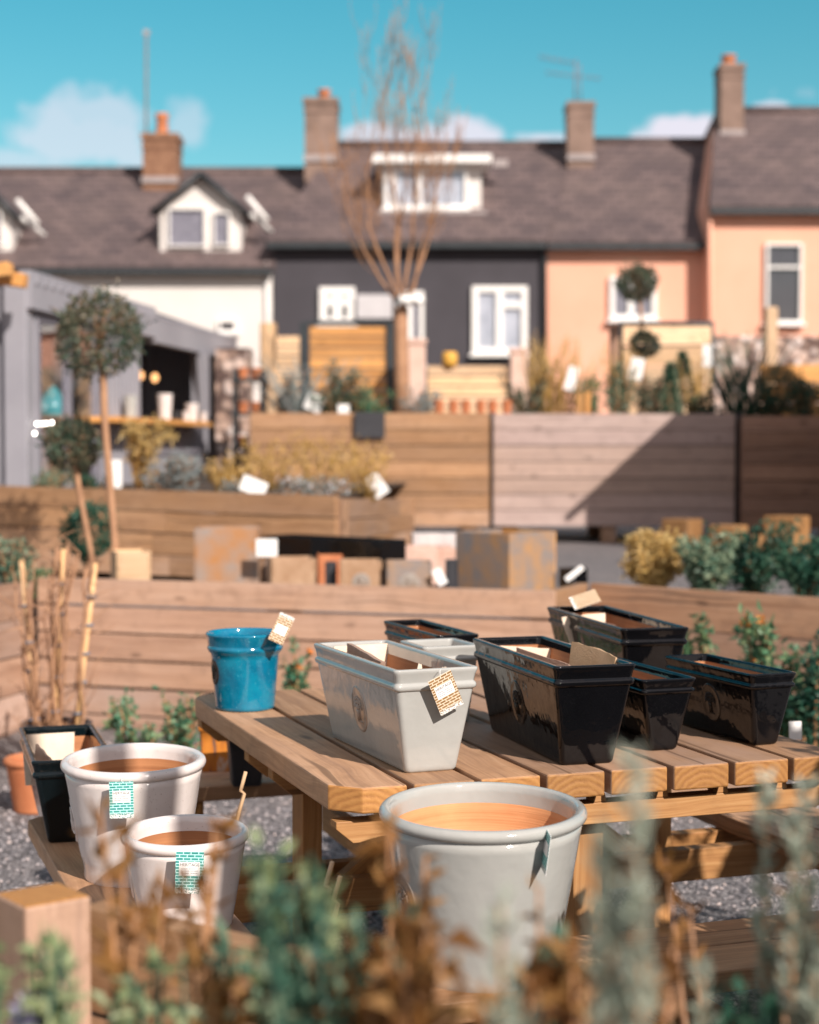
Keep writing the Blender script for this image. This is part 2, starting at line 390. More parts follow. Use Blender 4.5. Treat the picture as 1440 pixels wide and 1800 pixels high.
def medallion(T, a, b, mat, parent):
    """oval emblem a x b (half sizes): raised disc, rope rim and a spreading tree."""
    k = MB(); N = 40
    rings = []
    for f, h in ((1.10, -.004), (1.06, .0008), (1.02, .0020), (.97, .0022), (.92, .0016), (.5, .0024), (.02, .0026)):
        rings.append([T(a*f*math.cos(2*math.pi*i/N), b*f*math.sin(2*math.pi*i/N), h) for i in range(N)])
    k.loft(rings, capb=False, capt=True)
    def br(u, w, ang, L, rad, depth):
        u2, w2 = u+math.sin(ang)*L*a, w+math.cos(ang)*L*b
        if (u2/a)**2+(w2/b)**2 > .74: return
        k.tube([T(u, w, .0026), T((u+u2)/2, (w+w2)/2, .0034), T(u2, w2, .0028)], [rad, rad*.85, rad*.7], 5)
        if depth:
            for d in (-.55, .05, .6): br(u2, w2, ang+d+rng.uniform(-.15, .15), L*.72, rad*.72, depth-1)
    R0 = a*.10
    k.tube([T(0, -b*.5, .0024), T(-a*.04, -b*.2, .0034), T(0, b*.02, .0034)], [R0*1.3, R0, R0], 6)
    for d in (-1.1, -.55, 0, .5, 1.1): br(0, b*.0, d, .27, R0*.7, 2)
    for d in (-1, -.5, .4, 1): k.tube([T(0, -b*.47, .0026), T(a*.22*d, -b*.58, .0026), T(a*.38*d, -b*.6, .0016)], [R0*.7, R0*.5, R0*.3], 5)
    return k.build('medallion', mat, parent)

def round_pot(name, label, loc, rr, rb, h, gl, clay, cat='pot', group=None, style='lip', medal=None, lip=.017, clay_at=.045, rz=0, foot=False):
    t = thing(name, label, cat, loc, rz, group); k = MB()
    rt = rr - lip*.75                                    # wall radius just under the lip
    prof = [(0, .002), (rb-.006, .0), (rb, .005)]
    for i in range(15):
        f = i/14; z = .012 + f*(h-lip*2.1-.012)
        r = rb + (rt-rb)*(f**.92)
        if foot and .03 < z/h < .17: r += .0022*(1 if int(z/h*40) % 2 else -1)
        prof.append((r, z))
    if style == 'lip':
        cz = h-lip
        for i in range(13):
            a = -math.pi*.55 + i/12*math.pi*1.35
            prof.append((rr-lip+lip*math.cos(a), cz+lip*math.sin(a)))
        ri = rr-lip*1.95
        prof += [(ri+.001, cz-.006), (ri-.001, h-clay_at)]
    elif style == 'band':                               # straight rim band over a bead
        zb = h*.80
        prof = [p for p in prof if p[1] < zb-.012]
        rbz = rb+(rr-.006-rb)*.90
        prof += [(rbz, zb-.010), (rbz+.001, zb-.008), (rbz+.0036, zb-.004), (rbz+.0046, zb), (rbz+.0036, zb+.004), (rbz+.0015, zb+.007), (rbz+.002, zb+.010), (rr-.003, h-.012), (rr-.0005, h-.007), (rr, h-.003), (rr-.003, h), (rr-.008, h-.0005), (rr-.0115, h-.005), (rr-.013, h-.02), (rr-.018, h-clay_at)]
        ri = rr-.015
    k.lathe(prof, 96); k.build('pot_body', gl, t)
    ri2 = prof[-1][0]
    q = MB(); inner = [(ri2+.0008, h-clay_at+.001), (ri2-.002, h-clay_at-.004), (ri2-.004-(rr-rb)*.3, h*.5), (rb-.02, .03), (rb-.03, .026), (.001, .026)]
    q.lathe(inner, 72); q.build('inner_wall', clay, t)
    if medal:
        phi, sz, mm = medal; zc = h*.5; f = (zc-.012)/(h-lip*2.1-.012)
        medallion(bentplane(rb+(rt-rb)*f**.92, phi, zc, (rt-rb)/h*.9), sz*.8, sz, mm, t)
    return t

def rrect(hl, hw, rad, z, n=5):
    """rounded rectangle, x half width hw, y half length hl, with support points beside the corners."""
    P = []
    for qx, qy, a0 in ((1, 1, 0), (-1, 1, 90), (-1, -1, 180), (1, -1, 270)):
        cx, cy = qx*(hw-rad), qy*(hl-rad)
        arc = [(cx+rad*math.cos(R(a0+90*i/n)), cy+rad*math.sin(R(a0+90*i/n))) for i in range(n+1)]
        d0 = (math.sin(R(a0)), -math.cos(R(a0))); e = .004
        P.append((arc[0][0]+d0[0]*e, arc[0][1]+d0[1]*e)); P += arc
        d1 = (-math.sin(R(a0+90)), math.cos(R(a0+90)))
        P.append((arc[-1][0]+d1[0]*e, arc[-1][1]+d1[1]*e))
        L = 2*(hw-rad) if a0 in (0, 180) else 2*(hl-rad)
        for f in (.25, .5, .75): P.append((arc[-1][0]+d1[0]*L*f, arc[-1][1]+d1[1]*L*f))
    return [V((x, y, z)) for x, y in P]

def trough(name, label, loc, rz, W, L, h, bW, bL, gl, clay, medal=None, group=None, wall=.017, clay_d=.03, band=.17):
    """W x L at the rim, bW x bL at the foot; long axis local y."""
    t = thing(name, label, 'planter', loc, rz, group); k = MB()
    zb = h*(1-band); hb = h*.035
    def side(f): return (bL+(L-.012-bL)*f)/2, (bW+(W-.012-bW)*f)/2
    rings = []
    for z in (0.0, .003, .007, .015, h*.2, h*.4, h*.55, zb-hb*2.2, zb-hb*1.2, zb-hb*1.05):
        f = z/zb*.93; hl, hw = side(f); e = .004 if z == 0 else (.0015 if z == .003 else 0)
        rings.append(rrect(hl-e, hw-e, .011, z))
    hl, hw = side(.93)
    for dz, e in ((-1.0, .0012), (-.75, .0036), (-.3, .005), (.2, .005), (.65, .0034), (.9, .0014), (1.1, .0006)):
        rings.append(rrect(hl+e, hw+e, .012, zb+hb*dz))
    for z, e in ((zb+hb*1.4, .001), (h-.016, -.0008), (h-.010, 0), (h-.005, 0), (h-.0015, -.0015), (h, -.0045)):
        f = (z-zb-hb*1.4)/(h-zb-hb*1.4)
        a = hl+.001+(L/2-hl-.001)*f; b = hw+.001+(W/2-hw-.001)*f
        rings.append(rrect(a+e*(f > .3), b+e*(f > .3), .012, z))
    w = wall
    for z, e in ((h, w-.004), (h-.002, w-.001), (h-.006, w), (h-.014, w+.0005), (h-clay_d, w+.002)):
        rings.append(rrect(L/2-e, W/2-e, .010, z))
    k.loft(rings); k.build('planter_body', gl, t)
    q = MB(); e = w+.0015
    def lin(z): f = (z-.028)/(h-clay_d-.028); return (bL/2-wall*.9+(L/2-e-bL/2+wall*.9)*f, bW/2-wall*.9+(W/2-e-bW/2+wall*.9)*f)
    q.loft([rrect(*lin(z), .008, z) for z in (h-clay_d+.001, h-clay_d-.012, h*.5, .028)], capb=False, capt=True)
    q.build('inner_wall', clay, t)
    if medal:
        mm, a, b = medal; zc = zb*.56; hl2, hw2 = side(zc/zb*.93)
        sl = (W-.012-bW)/2*.93/zb
        medallion(flatplane((-hw2, 0, zc), (0, -1, 0), (-sl, 0, 1)), a, b, mm, t)
    return t

def trough_at(name, label, xl, y0, W, L, z, h, bW, bL, gl, clay, drz=0, **kw):
    """front-left rim corner at table coordinates (xl, y0)."""
    rz = TH + R(drz); ux = V((math.cos(rz), math.sin(rz), 0)); uy = V((-math.sin(rz), math.cos(rz), 0))
    p = tl(xl, y0, z) + ux*W/2 + uy*L/2
    return trough(name, label, p, rz, W, L, h, bW, bL, gl, clay, **kw)

_txt = {}
def text_mesh(s, size):
    if (s, size) not in _txt:
        cu = bpy.data.curves.new('lettering', 'FONT'); cu.body = s; cu.size = size; cu.align_x = 'CENTER'; cu.extrude = .00008
        o = bpy.data.objects.new('lettering', cu); C.objects.link(o); bpy.context.view_layer.update()
        me = bpy.data.meshes.new_from_object(o.evaluated_get(bpy.context.evaluated_depsgraph_get()))
        bpy.data.objects.remove(o); me.materials.clear(); me.materials.append(m['ink']); _txt[(s, size)] = me
    return _txt[(s, size)]

def hang_tag(label, top, down, right, w, h, mat, words=True, string=None, flip=False):
    """card hanging from point top; down/right are unit directions of the card."""
    d, r = V(down).normalized(), V(right); r = (r - d*r.dot(d)).normalized(); n = r.cross(-d)
    t = thing('hang_tag', label, 'tag', top, 0, 'tags hanging on the pots')
    rot = M((r, -d, n)).transposed()
    k = MB(); T = lambda x, y, z: rot @ V((x*w/2, (y-1)*h/2, z))
    y0, y1 = (-1, 1)
    for z, o in ((.0004, (0, 1, 2, 3)), (-.0004, (3, 2, 1, 0))):
        q = [T(-1, -1, z), T(1, -1, z), T(1, 1, z), T(-1, 1, z)]; uv = [(0, 0), (w, 0), (w, h), (0, h)]
        if flip: uv = [(w, h), (0, h), (0, 0), (w, 0)]
        k.poly([q[i] for i in o], [uv[i] for i in o], mi=0)
    for a, b in (((-1, -1), (1, -1)), ((1, -1), (1, 1)), ((1, 1), (-1, 1)), ((-1, 1), (-1, -1))):
        k.poly([T(*a, -.0004), T(*b, -.0004), T(*b, .0004), T(*a, .0004)], mi=1)
    k.build('card', [mat, 'paper'], t)
    p = MB(); yc = -.1 if flip else .18
    p.box(rot @ V((0, (yc-1)*h/2, .0007)), (w*.74, h*.33, .0005), rot); p.build('label_panel', 'paper', t)
    if words:
        o = bpy.data.objects.new('lettering', text_mesh('HERITAGE', .0118)); C.objects.link(o); o.parent = t
        sc = w/.056; A = rot.to_4x4(); A.translation = rot @ V((0, (yc+.13-1)*h/2, .0012)); o.matrix_local = A @ M.Scale(sc*.72, 4)
        b = MB()
        for yy, segs in ((.0, ((-.30, -.06), (-.03, .2))), (-.1, ((-.31, -.2), (-.17, .0), (.03, .3))), (-.2, ((-.3, -.02), (.04, .29)))):
            for x0, x1 in segs: b.box(rot @ V(((x0+x1)/2*w, (yc+yy-1)*h/2, .0011)), ((x1-x0)*w, h*.012, .0003), rot)
        b.build('small_print', 'grey_dark', t)
    if string is not None:
        s = MB(); q = [rot @ V((0, -.006, .001)), V(string)*.5 + V((0, 0, .004)), V(string)]
        s.tube(q, .0007, 5); s.build('string', 'paper', t)
    return t

def card(label, pts, mat, thick=.004, torn=True):
    """a cardboard scrap: outline pts (world, planar), thickened; stays a thing of its own."""
    pts = [V(p) for p in pts]; n = (pts[1]-pts[0]).cross(pts[2]-pts[1]).normalized()
    base = min(pts, key=lambda p: p.z); t = thing('cardboard_scrap', label, 'cardboard', base)
    k = MB(); P = []
    for i, p in enumerate(pts):
        q = pts[(i+1) % len(pts)]; P.append(p)
        if torn:
            for f in (.2, .4, .6, .8): P.append(p.lerp(q, f) + (q-p).cross(n).normalized()*rng.uniform(-.0018, .0018))
    N = len(P); b = 0; k.v = [tuple(p+n*thick/2) for p in P]+[tuple(p-n*thick/2) for p in P]
    k.face(list(range(N))); k.face([N+i for i in reversed(range(N))])
    for i in range(N): j = (i+1) % N; k.face([i, N+i, N+j, j])
    k.build('sheet', mat, t, world=True); return t

# ------------------------------------------------------------------ the setting
def sheet(name, pts, mat, z=None):
    k = MB(); k.poly(pts, [(p[0], p[1]) for p in pts]); o = k.build(name, mat); tag(o, kind='structure'); return o
sheet('ground', [(-400, -60, 0), (400, -60, 0), (400, 900, 0), (-400, 900, 0)], 'gravel')
TZ = .62                                           # level of the yard behind the low retaining wall
k = MB()                                           # raised terrace: its edge follows the retaining walls
edge = [(-30, 2.5), (-4.4, 6.75), (-2.02, 9.12), (.66, 8.35), (.88, 8.85), (2.6, 7.45), (30, 2.5), (30, 60), (-30, 60)]
k.prism(edge, -.05, TZ, lambda x, y, z: V((x, y, z)), mi=0); o = k.build('gravel_terrace', 'gravel'); tag(o, kind='structure')
k = MB(); k.prism([(-30, 22), (30, 22), (30, 70), (-30, 70)], .3, 1.0, lambda x, y, z: V((x, y, z)))
o = k.build('upper_ground', 'soil'); tag(o, kind='structure')

k = MB()                                           # loose stones where the gravel is seen close
for _ in range(15000):
    x, y = rng.uniform(-1.75, 2.1), 3.0 + 5.6*rng.random()**1.5
    if y > 8.1 - .3*(x+.5): continue
    s = rng.uniform(.004, .0105)*(.75+.1*y*.6); a = [V((rng.uniform(.6, 1.2)*dx*s, rng.uniform(.6, 1.2)*dy*s, rng.uniform(.5, .9)*dz*s)) for dx, dy, dz in ((1, 0, 0), (0, 1, 0), (-1, 0, 0), (0, -1, 0), (.2, .1, 1), (0, 0, -1))]
    rot = M.Rotation(rng.random()*6.3, 3, 'Z'); c = V((x, y, s*.35)); b = len(k.v); r = rng.random()
    k.v += [tuple(c + rot @ p) for p in a]
    for i in range(4):
        j = (i+1) % 4; k.face([b+i, b+j, b+4], None, r, 0, False); k.face([b+j, b+i, b+5], None, r, 0, False)
o = k.build('gravel_stones', 'stone'); tag(o, kind='stuff')

# ------------------------------------------------------------------ picnic table
tb = thing('picnic_table', 'square wooden picnic table with fixed benches on every side, laden with glazed pots', 'picnic table', tl(1.65, 4.14))
X0, PITCHX, YF, YB, TOP = 1.03, .1555, 3.41, 4.87, .75
def tw(x, y, z): return tl(x, y, z)
k = MB()
for i in range(8):
    x0 = X0 if i == 0 else X0+.0205+PITCHX*i - .002; x1 = X0+.0205+PITCHX*(i+1)-.0175
    j0, j1 = rng.uniform(-.003, .003), rng.uniform(-.006, .006)
    a, b = YF+j0, YB+j1
    if i == 0: out = [(x0+.058, a), (x1, a), (x1, b), (x0+.06, b), (x0+.02, b-.03), (x0, b-.07), (x0, a+.062)]
    elif i == 7: out = [(x0, a), (x1-.05, a), (x1, a+.05), (x1, b-.05), (x1-.05, b), (x0, b)]
    else: out = [(x0, a), (x1, a), (x1, b), (x0, b)]
    k.prism(out, TOP-.056, TOP, tw, mi=0, mie=1, grain=1)
k.build('tabletop', ['plank', 'plank_end'], tb, bevel=.0045, world=True)
TR = M.Rotation(TH, 3, 'Z')
XR = X0+.0205+PITCHX*8-.0175
for y, comb in ((YF+.06, True), (4.0, False), (4.24, False), (YB-.07, False)):
    k = MB(); z0 = .624
    k.prism([(X0+.012, .690), (X0+.012, .665), (X0+.06, z0), (XR-.06, z0), (XR-.012, .665), (XR-.012, .690)] if not comb else
            [(X0+.012, .672), (X0+.012, .656), (X0+.05, z0), (XR-.05, z0), (XR-.012, .656), (XR-.012, .672)],
            -.0235, .0235, lambda x, zz, d: tl(x, y-d, zz), mi=0, mie=1, grain=0)
    if comb:
        for i in range(1, 8):
            xc = X0+.0205+PITCHX*i-.0095
            k.prism([(xc-.018, .6725), (xc+.014, .6725), (xc+.0105, .6925), (xc-.0105, .6925)], -.0225, .0225, lambda x, zz, d: tl(x, y-d, zz), mi=0, mie=0, grain=0)
    k.build('bearer', ['beam', 'plank_end'], tb, bevel=.002, world=True)
for x, y, dx in ((1.16, 4.09, .10), (1.655, 3.525, .045), (2.17, 4.16, .10), (1.65, 4.76, .045)):
    k = MB(); w = (.095, .05) if dx < .08 else (.05, .1)
    if dx < .08: w = (.075, .06)
    k.box(tl(x, y, .31), (w[0], w[1], .625), TR, grain=2, mie=1); k.build('leg', ['beam', 'plank_end'], tb, bevel=.003, world=True)
for y in (4.005, 4.175):
    k = MB(); k.box(tl(1.62, y, .362), (2.1, .045, .085), TR, grain=0, mie=1); k.build('bench_rail', ['beam', 'plank_end'], tb, bevel=.003, world=True)
for x in (1.56, 1.735):
    k = MB(); k.box(tl(x, 4.1, .275), (.045, 2.3, .085), TR, grain=1, mie=1); k.build('bench_rail', ['beam', 'plank_end'], tb, bevel=.003, world=True)
def brace(p, q):
    p, q = V(p), V(q); d = (q-p); L = d.length; x = d.normalized(); y = V((0, 0, 1)).cross(x).normalized(); z = x.cross(y)
    k = MB(); k.box((p+q)/2, (L, .045, .07), M((x, y, z)).transposed(), grain=0, mie=1); k.build('brace', ['beam', 'plank_end'], tb, bevel=.003, world=True)
brace(tl(1.2, 4.09, .31), tl(1.6, 4.09, .62)); brace(tl(2.13, 4.09, .31), tl(1.72, 4.09, .62))
brace(tl(1.65, 3.58, .31), tl(1.65, 3.95, .62)); brace(tl(1.65, 4.72, .31), tl(1.65, 4.32, .62))
def bench(xa, xb, ya, yb, along):
    k = MB(); c = .075; z0, z1 = .405, .45
    if along == 1:
        mid = (xa+xb)/2
        for a, b, lo in ((xa, mid-.004, True), (mid+.004, xb, False)):
            o = [(a+c, ya), (b, ya), (b, yb), (a+c, yb), (a, yb-c), (a, ya+c)] if lo else [(a, ya), (b-c*.3, ya), (b, ya+c*.3), (b, yb-c*.3), (b-c*.3, yb), (a, yb)]
            k.prism(o, z0, z1, tw, mi=0, mie=1, grain=1)
    else:
        mid = (ya+yb)/2
        for a, b in ((ya, mid-.004), (mid+.004, yb)):
            k.prism([(xa+c*.4, a), (xb-c*.4, a), (xb, a+c*.4), (xb, b-c*.4), (xb-c*.4, b), (xa+c*.4, b), (xa, b-c*.4), (xa, a+c*.4)], z0, z1, tw, mi=0, mie=1, grain=0)
    o = k.build('bench_seat', ['plank', 'plank_end'], tb, bevel=.004, world=True)
    q = MB()
    if along == 1:
        for y in (ya+.16, yb-.13): q.box(tl((xa+xb)/2, y, .382), ((xb-xa)*.86, .045, .045), TR, grain=0, mie=1)
    else:
        for x in (xa+.16, xb-.16): q.box(tl(x, (ya+yb)/2, .382), (.045, (yb-ya)*.86, .045), TR, grain=1, mie=1)
    q.build('bench_batten', ['beam', 'plank_end'], o, bevel=.003, world=True)
bench(.545, .86, 3.34, 4.79, 1); bench(2.375, 2.67, 3.42, 4.85, 1)
bench(.98, 2.36, 2.90, 3.215, 0); bench(.92, 2.36, 5.0, 5.30, 0)

# ------------------------------------------------------------------ pots on the table and benches
G1, G2 = 'glazed troughs on the table', 'glazed round pots'
P = tl(1.118, 4.56, TOP)
round_pot('round_pot', 'glossy blue round pot standing on the far corner of the table', P, .108, .081, .212, 'blue_glaze', 'blue_glaze', group=G2, style='band', medal=(R(-155), .033, 'medal_black'), clay_at=.09)
trough_at('trough_planter', 'pale grey glazed trough holding torn cardboard, with a brown brick printed tag on its end', 1.187, 3.488, .203, .572, TOP, .234, .122, .50, 'grey_glaze', 'brown_in', 2.2, medal=('medal', .044, .052), group=G1)
trough_at('trough_planter', 'big black glazed trough with a standing brown cardboard flap, beside the pale grey trough', 1.548, 3.447, .200, .602, TOP, .232, .126, .50, 'black_glaze', 'brown_in', -3.4, clay_d=.02, medal=('medal_black', .044, .052), group=G1)
trough_at('trough_planter', 'narrow black trough squeezed between the cardboard filled one and the one at the table edge', 1.823, 3.565, .150, .42, TOP, .174, .072, .36, 'black_glaze', 'brown_in', 0, clay_d=.018, group=G1, wall=.013)
trough_at('trough_planter', 'empty black trough with an oval tree emblem nearest the right table edge', 2.100, 3.540, .135, .41, TOP, .178, .068, .34, 'black_glaze', 'brown_in', 3, clay_d=.018, medal=('medal_black', .04, .046), group=G1, wall=.013)
trough_at('trough_planter', 'black trough at the back of the table holding pale cardboard and a loose tag', 2.032, 4.092, .197, .66, TOP, .234, .115, .54, 'black_glaze', 'brown_in', -6, clay_d=.02, group=G1)
trough_at('trough_planter', 'small black trough behind the pale grey trough, only its rim showing', 1.593, 4.322, .128, .44, TOP, .208, .07, .38, 'black_glaze', 'brown_in', 1.5, clay_d=.018, group=G1, wall=.014)
trough_at('trough_planter', 'short pale grey planter half hidden between the big grey and black troughs', 1.475, 4.105, .165, .18, TOP, .205, .115, .13, 'grey_glaze', 'brown_in', 2, group=G1)
trough_at('trough_planter', 'dark green black trough lined with pale cardboard on the left bench', .512, 4.345, .213, .56, .45, .226, .12, .42, 'green_black', 'brown_in', -3, group=G1)
P = tl(.715, 4.02, .45)
round_pot('round_pot', 'large cream white round pot with rolled rim on the left bench beside the dark trough', P, .171, .118, .288, 'white_glaze', 'brown_in', group=G2, medal=(R(190), .05, 'white_glaze'), foot=True, clay_at=.036, lip=.0125)
P = tl(.745, 3.576, .45)
round_pot('round_pot', 'smaller cream white round pot nearest the front end of the left bench', P, .137, .10, .207, 'white_glaze', 'brown_in', group=G2, medal=(R(178), .045, 'white_glaze'), clay_at=.034, lip=.0115)
P = tl(1.222, 3.06, .45)
round_pot('round_pot', 'large pale grey round pot with bare clay inside standing on the front bench', P, .202, .142, .330, 'grey_glaze', 'terra_in', group=G2, medal=(R(205), .055, 'medal'), clay_at=.040, lip=.0125)

for o in [o for o in C.objects if o.name.startswith('round_pot') and o.parent is None and ('cream' in o['label'] or 'pale grey' in o['label'])]:
    o.rotation_euler.x = R(2.4); o.location.z -= .003          # tipped towards the viewer so the rims look rounder
# tags
def T3(x, y, z): return V((x, y, z))
p = at(772, 1188, 3.696); ux = EX
hang_tag('brown brick printed tag hanging askew on the pale grey trough', p, EX*.42 - EZ*.9 + EY*.17, EX*.9 + EZ*.42, .058, .088, 'card_brown', string=(.004, .018, .012))
hang_tag('teal brick printed tag on the larger cream pot', at(213, 1374, 3.836), (0.01, .02, -1), (1, .1, 0), .054, .084, 'card_teal', string=(.002, .012, .007))
hang_tag('teal brick printed tag on the smaller cream pot', at(334, 1497, 3.452), (-.03, .02, -1), (1, .05, 0), .057, .087, 'card_teal', string=(.002, .012, .007))
hang_tag('brown brick printed tag sticking up from the blue pot rim', at(506, 1081, 4.56), (-.42, -.12, -.9), (.9, .2, -.42), .043, .080, 'card_brown', words=False, flip=True)
hang_tag('tag turned edge on below the rim of the large grey pot', at(964, 1462, 3.10), (-.12, .10, -1), (.1, -.9, -.05), .055, .075, 'card_teal', words=False)
hang_tag('tag lying across the rim of the back black trough', at(1052, 1046, 5.12), (-.93, -.1, -.30), (.2, .8, .75), .055, .085, 'card_brown', words=False)
hang_tag('blank white tag by the right end of the table', at(1398, 1268, 4.65), (.02, -.05, -1), (1, 0, 0), .035, .05, 'paper', words=False)

# cardboard scraps inside the troughs
def box_pts(xa, xb, ya, yb, za, zb): return [tl(xa, ya, za), tl(xb, yb, za), tl(xb, yb, zb), tl(xa, ya, zb)]
zt = TOP+.234
card('pale cardboard sheet lining the far end of the pale grey trough', [tl(1.215, 4.0, zt-.14), tl(1.353, 4.0, zt-.14), tl(1.353, 4.03, zt-.006), tl(1.213, 4.03, zt-.008)], 'card_pale', torn=False)
card('folded corrugated brown cardboard scrap along the wall of the pale grey trough', [tl(1.226, 3.72, zt-.06), tl(1.228, 3.95, zt-.06), tl(1.234, 3.97, zt+.006), tl(1.232, 3.70, zt-.008)], 'card_dark', .012)
card('torn pink cardboard point in the middle of the pale grey trough', [tl(1.28, 3.66, zt-.09), tl(1.315, 3.66, zt-.09), tl(1.312, 3.665, zt-.012), tl(1.305, 3.665, zt-.010)], 'card_pale')
card('torn pink cardboard point nearest the tagged end of the pale grey trough', [tl(1.306, 3.6, zt-.09), tl(1.352, 3.6, zt-.09), tl(1.352, 3.605, zt-.014), tl(1.341, 3.605, zt-.012)], 'card_pale')
zt = TOP+.232
card('pale cardboard sheet standing across the far part of the big black trough', [tl(1.62, 3.93, zt-.15), tl(1.752, 3.93, zt-.15), tl(1.757, 3.94, zt-.022), tl(1.618, 3.94, zt-.010)], 'card_pale')
card('old grey brown cardboard flap slanting in the big black trough', [tl(1.612, 3.82, zt-.10), tl(1.655, 3.63, zt-.10), tl(1.668, 3.63, zt-.022), tl(1.620, 3.83, zt-.002)], 'card_dark', .006)
card('curled brown cardboard flap rising above the rim of the big black trough', [tl(1.690, 3.70, zt-.10), tl(1.714, 3.54, zt-.10), tl(1.738, 3.525, zt+.004), tl(1.732, 3.60, zt+.016), tl(1.712, 3.71, zt+.022)], 'card', .004)
zt = TOP+.234
card('pale cardboard sheet inside the back black trough', [tl(2.09, 4.52, zt-.12), tl(2.19, 4.52, zt-.12), tl(2.2, 4.54, zt-.004), tl(2.06, 4.54, zt-.012)], 'card_pale')
card('dark cardboard scrap leaning in the back black trough', [tl(2.08, 4.44, zt-.08), tl(2.14, 4.36, zt-.08), tl(2.145, 4.36, zt-.02), tl(2.08, 4.46, zt-.006)], 'card_dark')
zt = .45+.226
card('pale cardboard sheet lining the dark trough on the left bench', [tl(.545, 4.76, zt-.14), tl(.675, 4.76, zt-.14), tl(.685, 4.80, zt-.006), tl(.54, 4.80, zt-.006)], 'card_pale', torn=False)
card('torn grey cardboard scrap in the dark trough on the left bench', [tl(.535, 4.52, zt-.09), tl(.57, 4.44, zt-.09), tl(.578, 4.45, zt-.02), tl(.55, 4.54, zt+.012)], 'card_dark', .007)

# pots on the far bench, on the ground
def square_pot(name, label, loc, rz, w, b, h, mat, mat_in, cat='pot', wall=.008, group=None, lip=.004):
    t = thing(name, label, cat, loc, rz, group); k = MB()
    rings = [rrect(b/2-e, b/2-e, .006, z) for z, e in ((0, .002), (.003, 0))]
    rings += [rrect((b+(w-b)*f)/2, (b+(w-b)*f)/2, .006, h*f) for f in (.3, .6, .86)]
    rings += [rrect(w/2+lip-d, w/2+lip-d, .006, z) for z, d in ((h*.87, 0), (h-.003, 0), (h, .002), (h, wall), (h-.01, wall+.001))]
    rings += [rrect(w/2+lip-wall-.002, w/2+lip-wall-.002, .006, h*.8)]
    k.loft(rings); k.build('pot_body', mat, t)
    q = MB(); q.loft([rrect(w/2+lip-wall-.003, w/2+lip-wall-.003, .005, h*.81), rrect(b/2-.01, b/2-.01, .005, .02)], capb=False, capt=True); q.build('inner_wall', mat_in, t)
    return t
P = onz(432, 1378, .45); P.z = .45
square_pot('square_pot', 'dark grey plastic pot on the far bench under the table edge', P, R(12), .115, .085, .172, 'plastic_dark', 'plastic_dark')
P = onz(380, 1352, .45); P.z = .45
def streaky():
    t = NT('orange_grey_streaked_glaze'); o = t.obj()
    n = t.noise(t.mapv(o, (16, 16, 4.5)), 1.0, 3, .5, .6)
    t.set(Base_Color=t.ramp(n, [(.40, (.10, .08, .08)), (.48, (.50, .17, .03)), (.60, (.58, .22, .04)), (.66, (.6, .48, .4))]), Roughness=.2); return t.m
m['streak'] = streaky()
square_pot('square_pot', 'orange and grey streaked pot on the far bench', P, R(8), .105, .09, .15, 'streak', 'streak')
P = onz(62, 1425, 0); P.z = 0
round_pot('round_pot', 'terracotta pot on the gravel behind the left bench', P, .125, .085, .22, 'terracotta', 'terracotta', lip=.016, group=G2)

# ------------------------------------------------------------------ timber walls and planters
def plank_wall(name, label, cat, p0, p1, zt0, zt1, zb, pitch, mat, gap=.008, th=.045, post=None, joints=2.4, group=None, kindpart='board_panel', capgap=None, boards=None):
    """wall of level boards from p0 to p1 (ground points); top z may differ between the two ends."""
    p0, p1 = V((p0[0], p0[1], 0)), V((p1[0], p1[1], 0)); d = p1-p0; L = d.length; d.normalize(); nrm = V((d.y, -d.x, 0))
    t = thing(name, label, cat, (p0.x, p0.y, zb), 0, group)
    k = MB(); n = boards or max(1, int(round((min(zt0, zt1)-zb)/pitch+.3)))
    for i in range(n):
        x = 0
        while x < L-.01:
            x2 = min(L, x+joints*rng.uniform(.75, 1.15)) if joints < L else L
            if L-x2 < .5: x2 = L
            a, b = x/L, x2/L; jz = rng.uniform(-.002, .002); jn = rng.uniform(0, .004)
            za, zb_ = zt0+(zt1-zt0)*a, zt0+(zt1-zt0)*b
            q = p0+d*x; r = p0+d*(x2-.003)
            hi = -i*pitch+jz; lo = hi-(pitch-gap); ou, ov = rng.random()*20, rng.random()*20; rr = rng.random()
            if max(za, zb_)+lo < zb-.2: x = x2; continue
            A = [q+nrm*jn+EZ*(za+lo), r+nrm*jn+EZ*(zb_+lo), r+nrm*jn+EZ*(zb_+hi), q+nrm*jn+EZ*(za+hi)]; B = [v-nrm*th for v in A]; h = pitch-gap
            k.poly(A, [(x+ou, ov), (x2+ou, ov), (x2+ou, ov+h), (x+ou, ov+h)], rr, 0)
            k.poly([B[1], B[0], B[3], B[2]], [(x2+ou, ov), (x+ou, ov), (x+ou, ov+h), (x2+ou, ov+h)], rr, 0)
            k.poly([A[3], A[2], B[2], B[3]], [(x+ou, ov), (x2+ou, ov), (x2+ou, ov+th), (x+ou, ov+th)], rr, 0)
            k.poly([A[1], A[0], B[0], B[1]], [(x+ou, ov), (x2+ou, ov), (x2+ou, ov+th), (x+ou, ov+th)], rr, 0)
            k.poly([A[0], A[3], B[3], B[0]], [(0, 0), (0, h), (th, h), (th, 0)], rr, 0); k.poly([A[2], A[1], B[1], B[2]], [(0, 0), (0, h), (th, h), (th, 0)], rr, 0)
            x = x2
    k.build(kindpart, mat, t, world=True, bevel=.004, seg=1)
    for f in (post or []):
        q = p0+d*(L*f[0])-nrm*(f[1] if len(f) > 1 else .10); z1 = zt0+(zt1-zt0)*f[0]-(.03 if len(f) < 3 else f[2])
        kk = MB(); kk.box((q.x, q.y, (z1+zb)/2), (.09, .09, z1-zb), math.atan2(d.y, d.x), grain=2); kk.build('post', f[3] if len(f) > 3 else mat, t, world=True)
    return t
NW = at(150, 1018, 8.9); NE = at(975, 1040, 8.15)
S = (NE-NW); NW2 = NW - S*(.28/S.length)
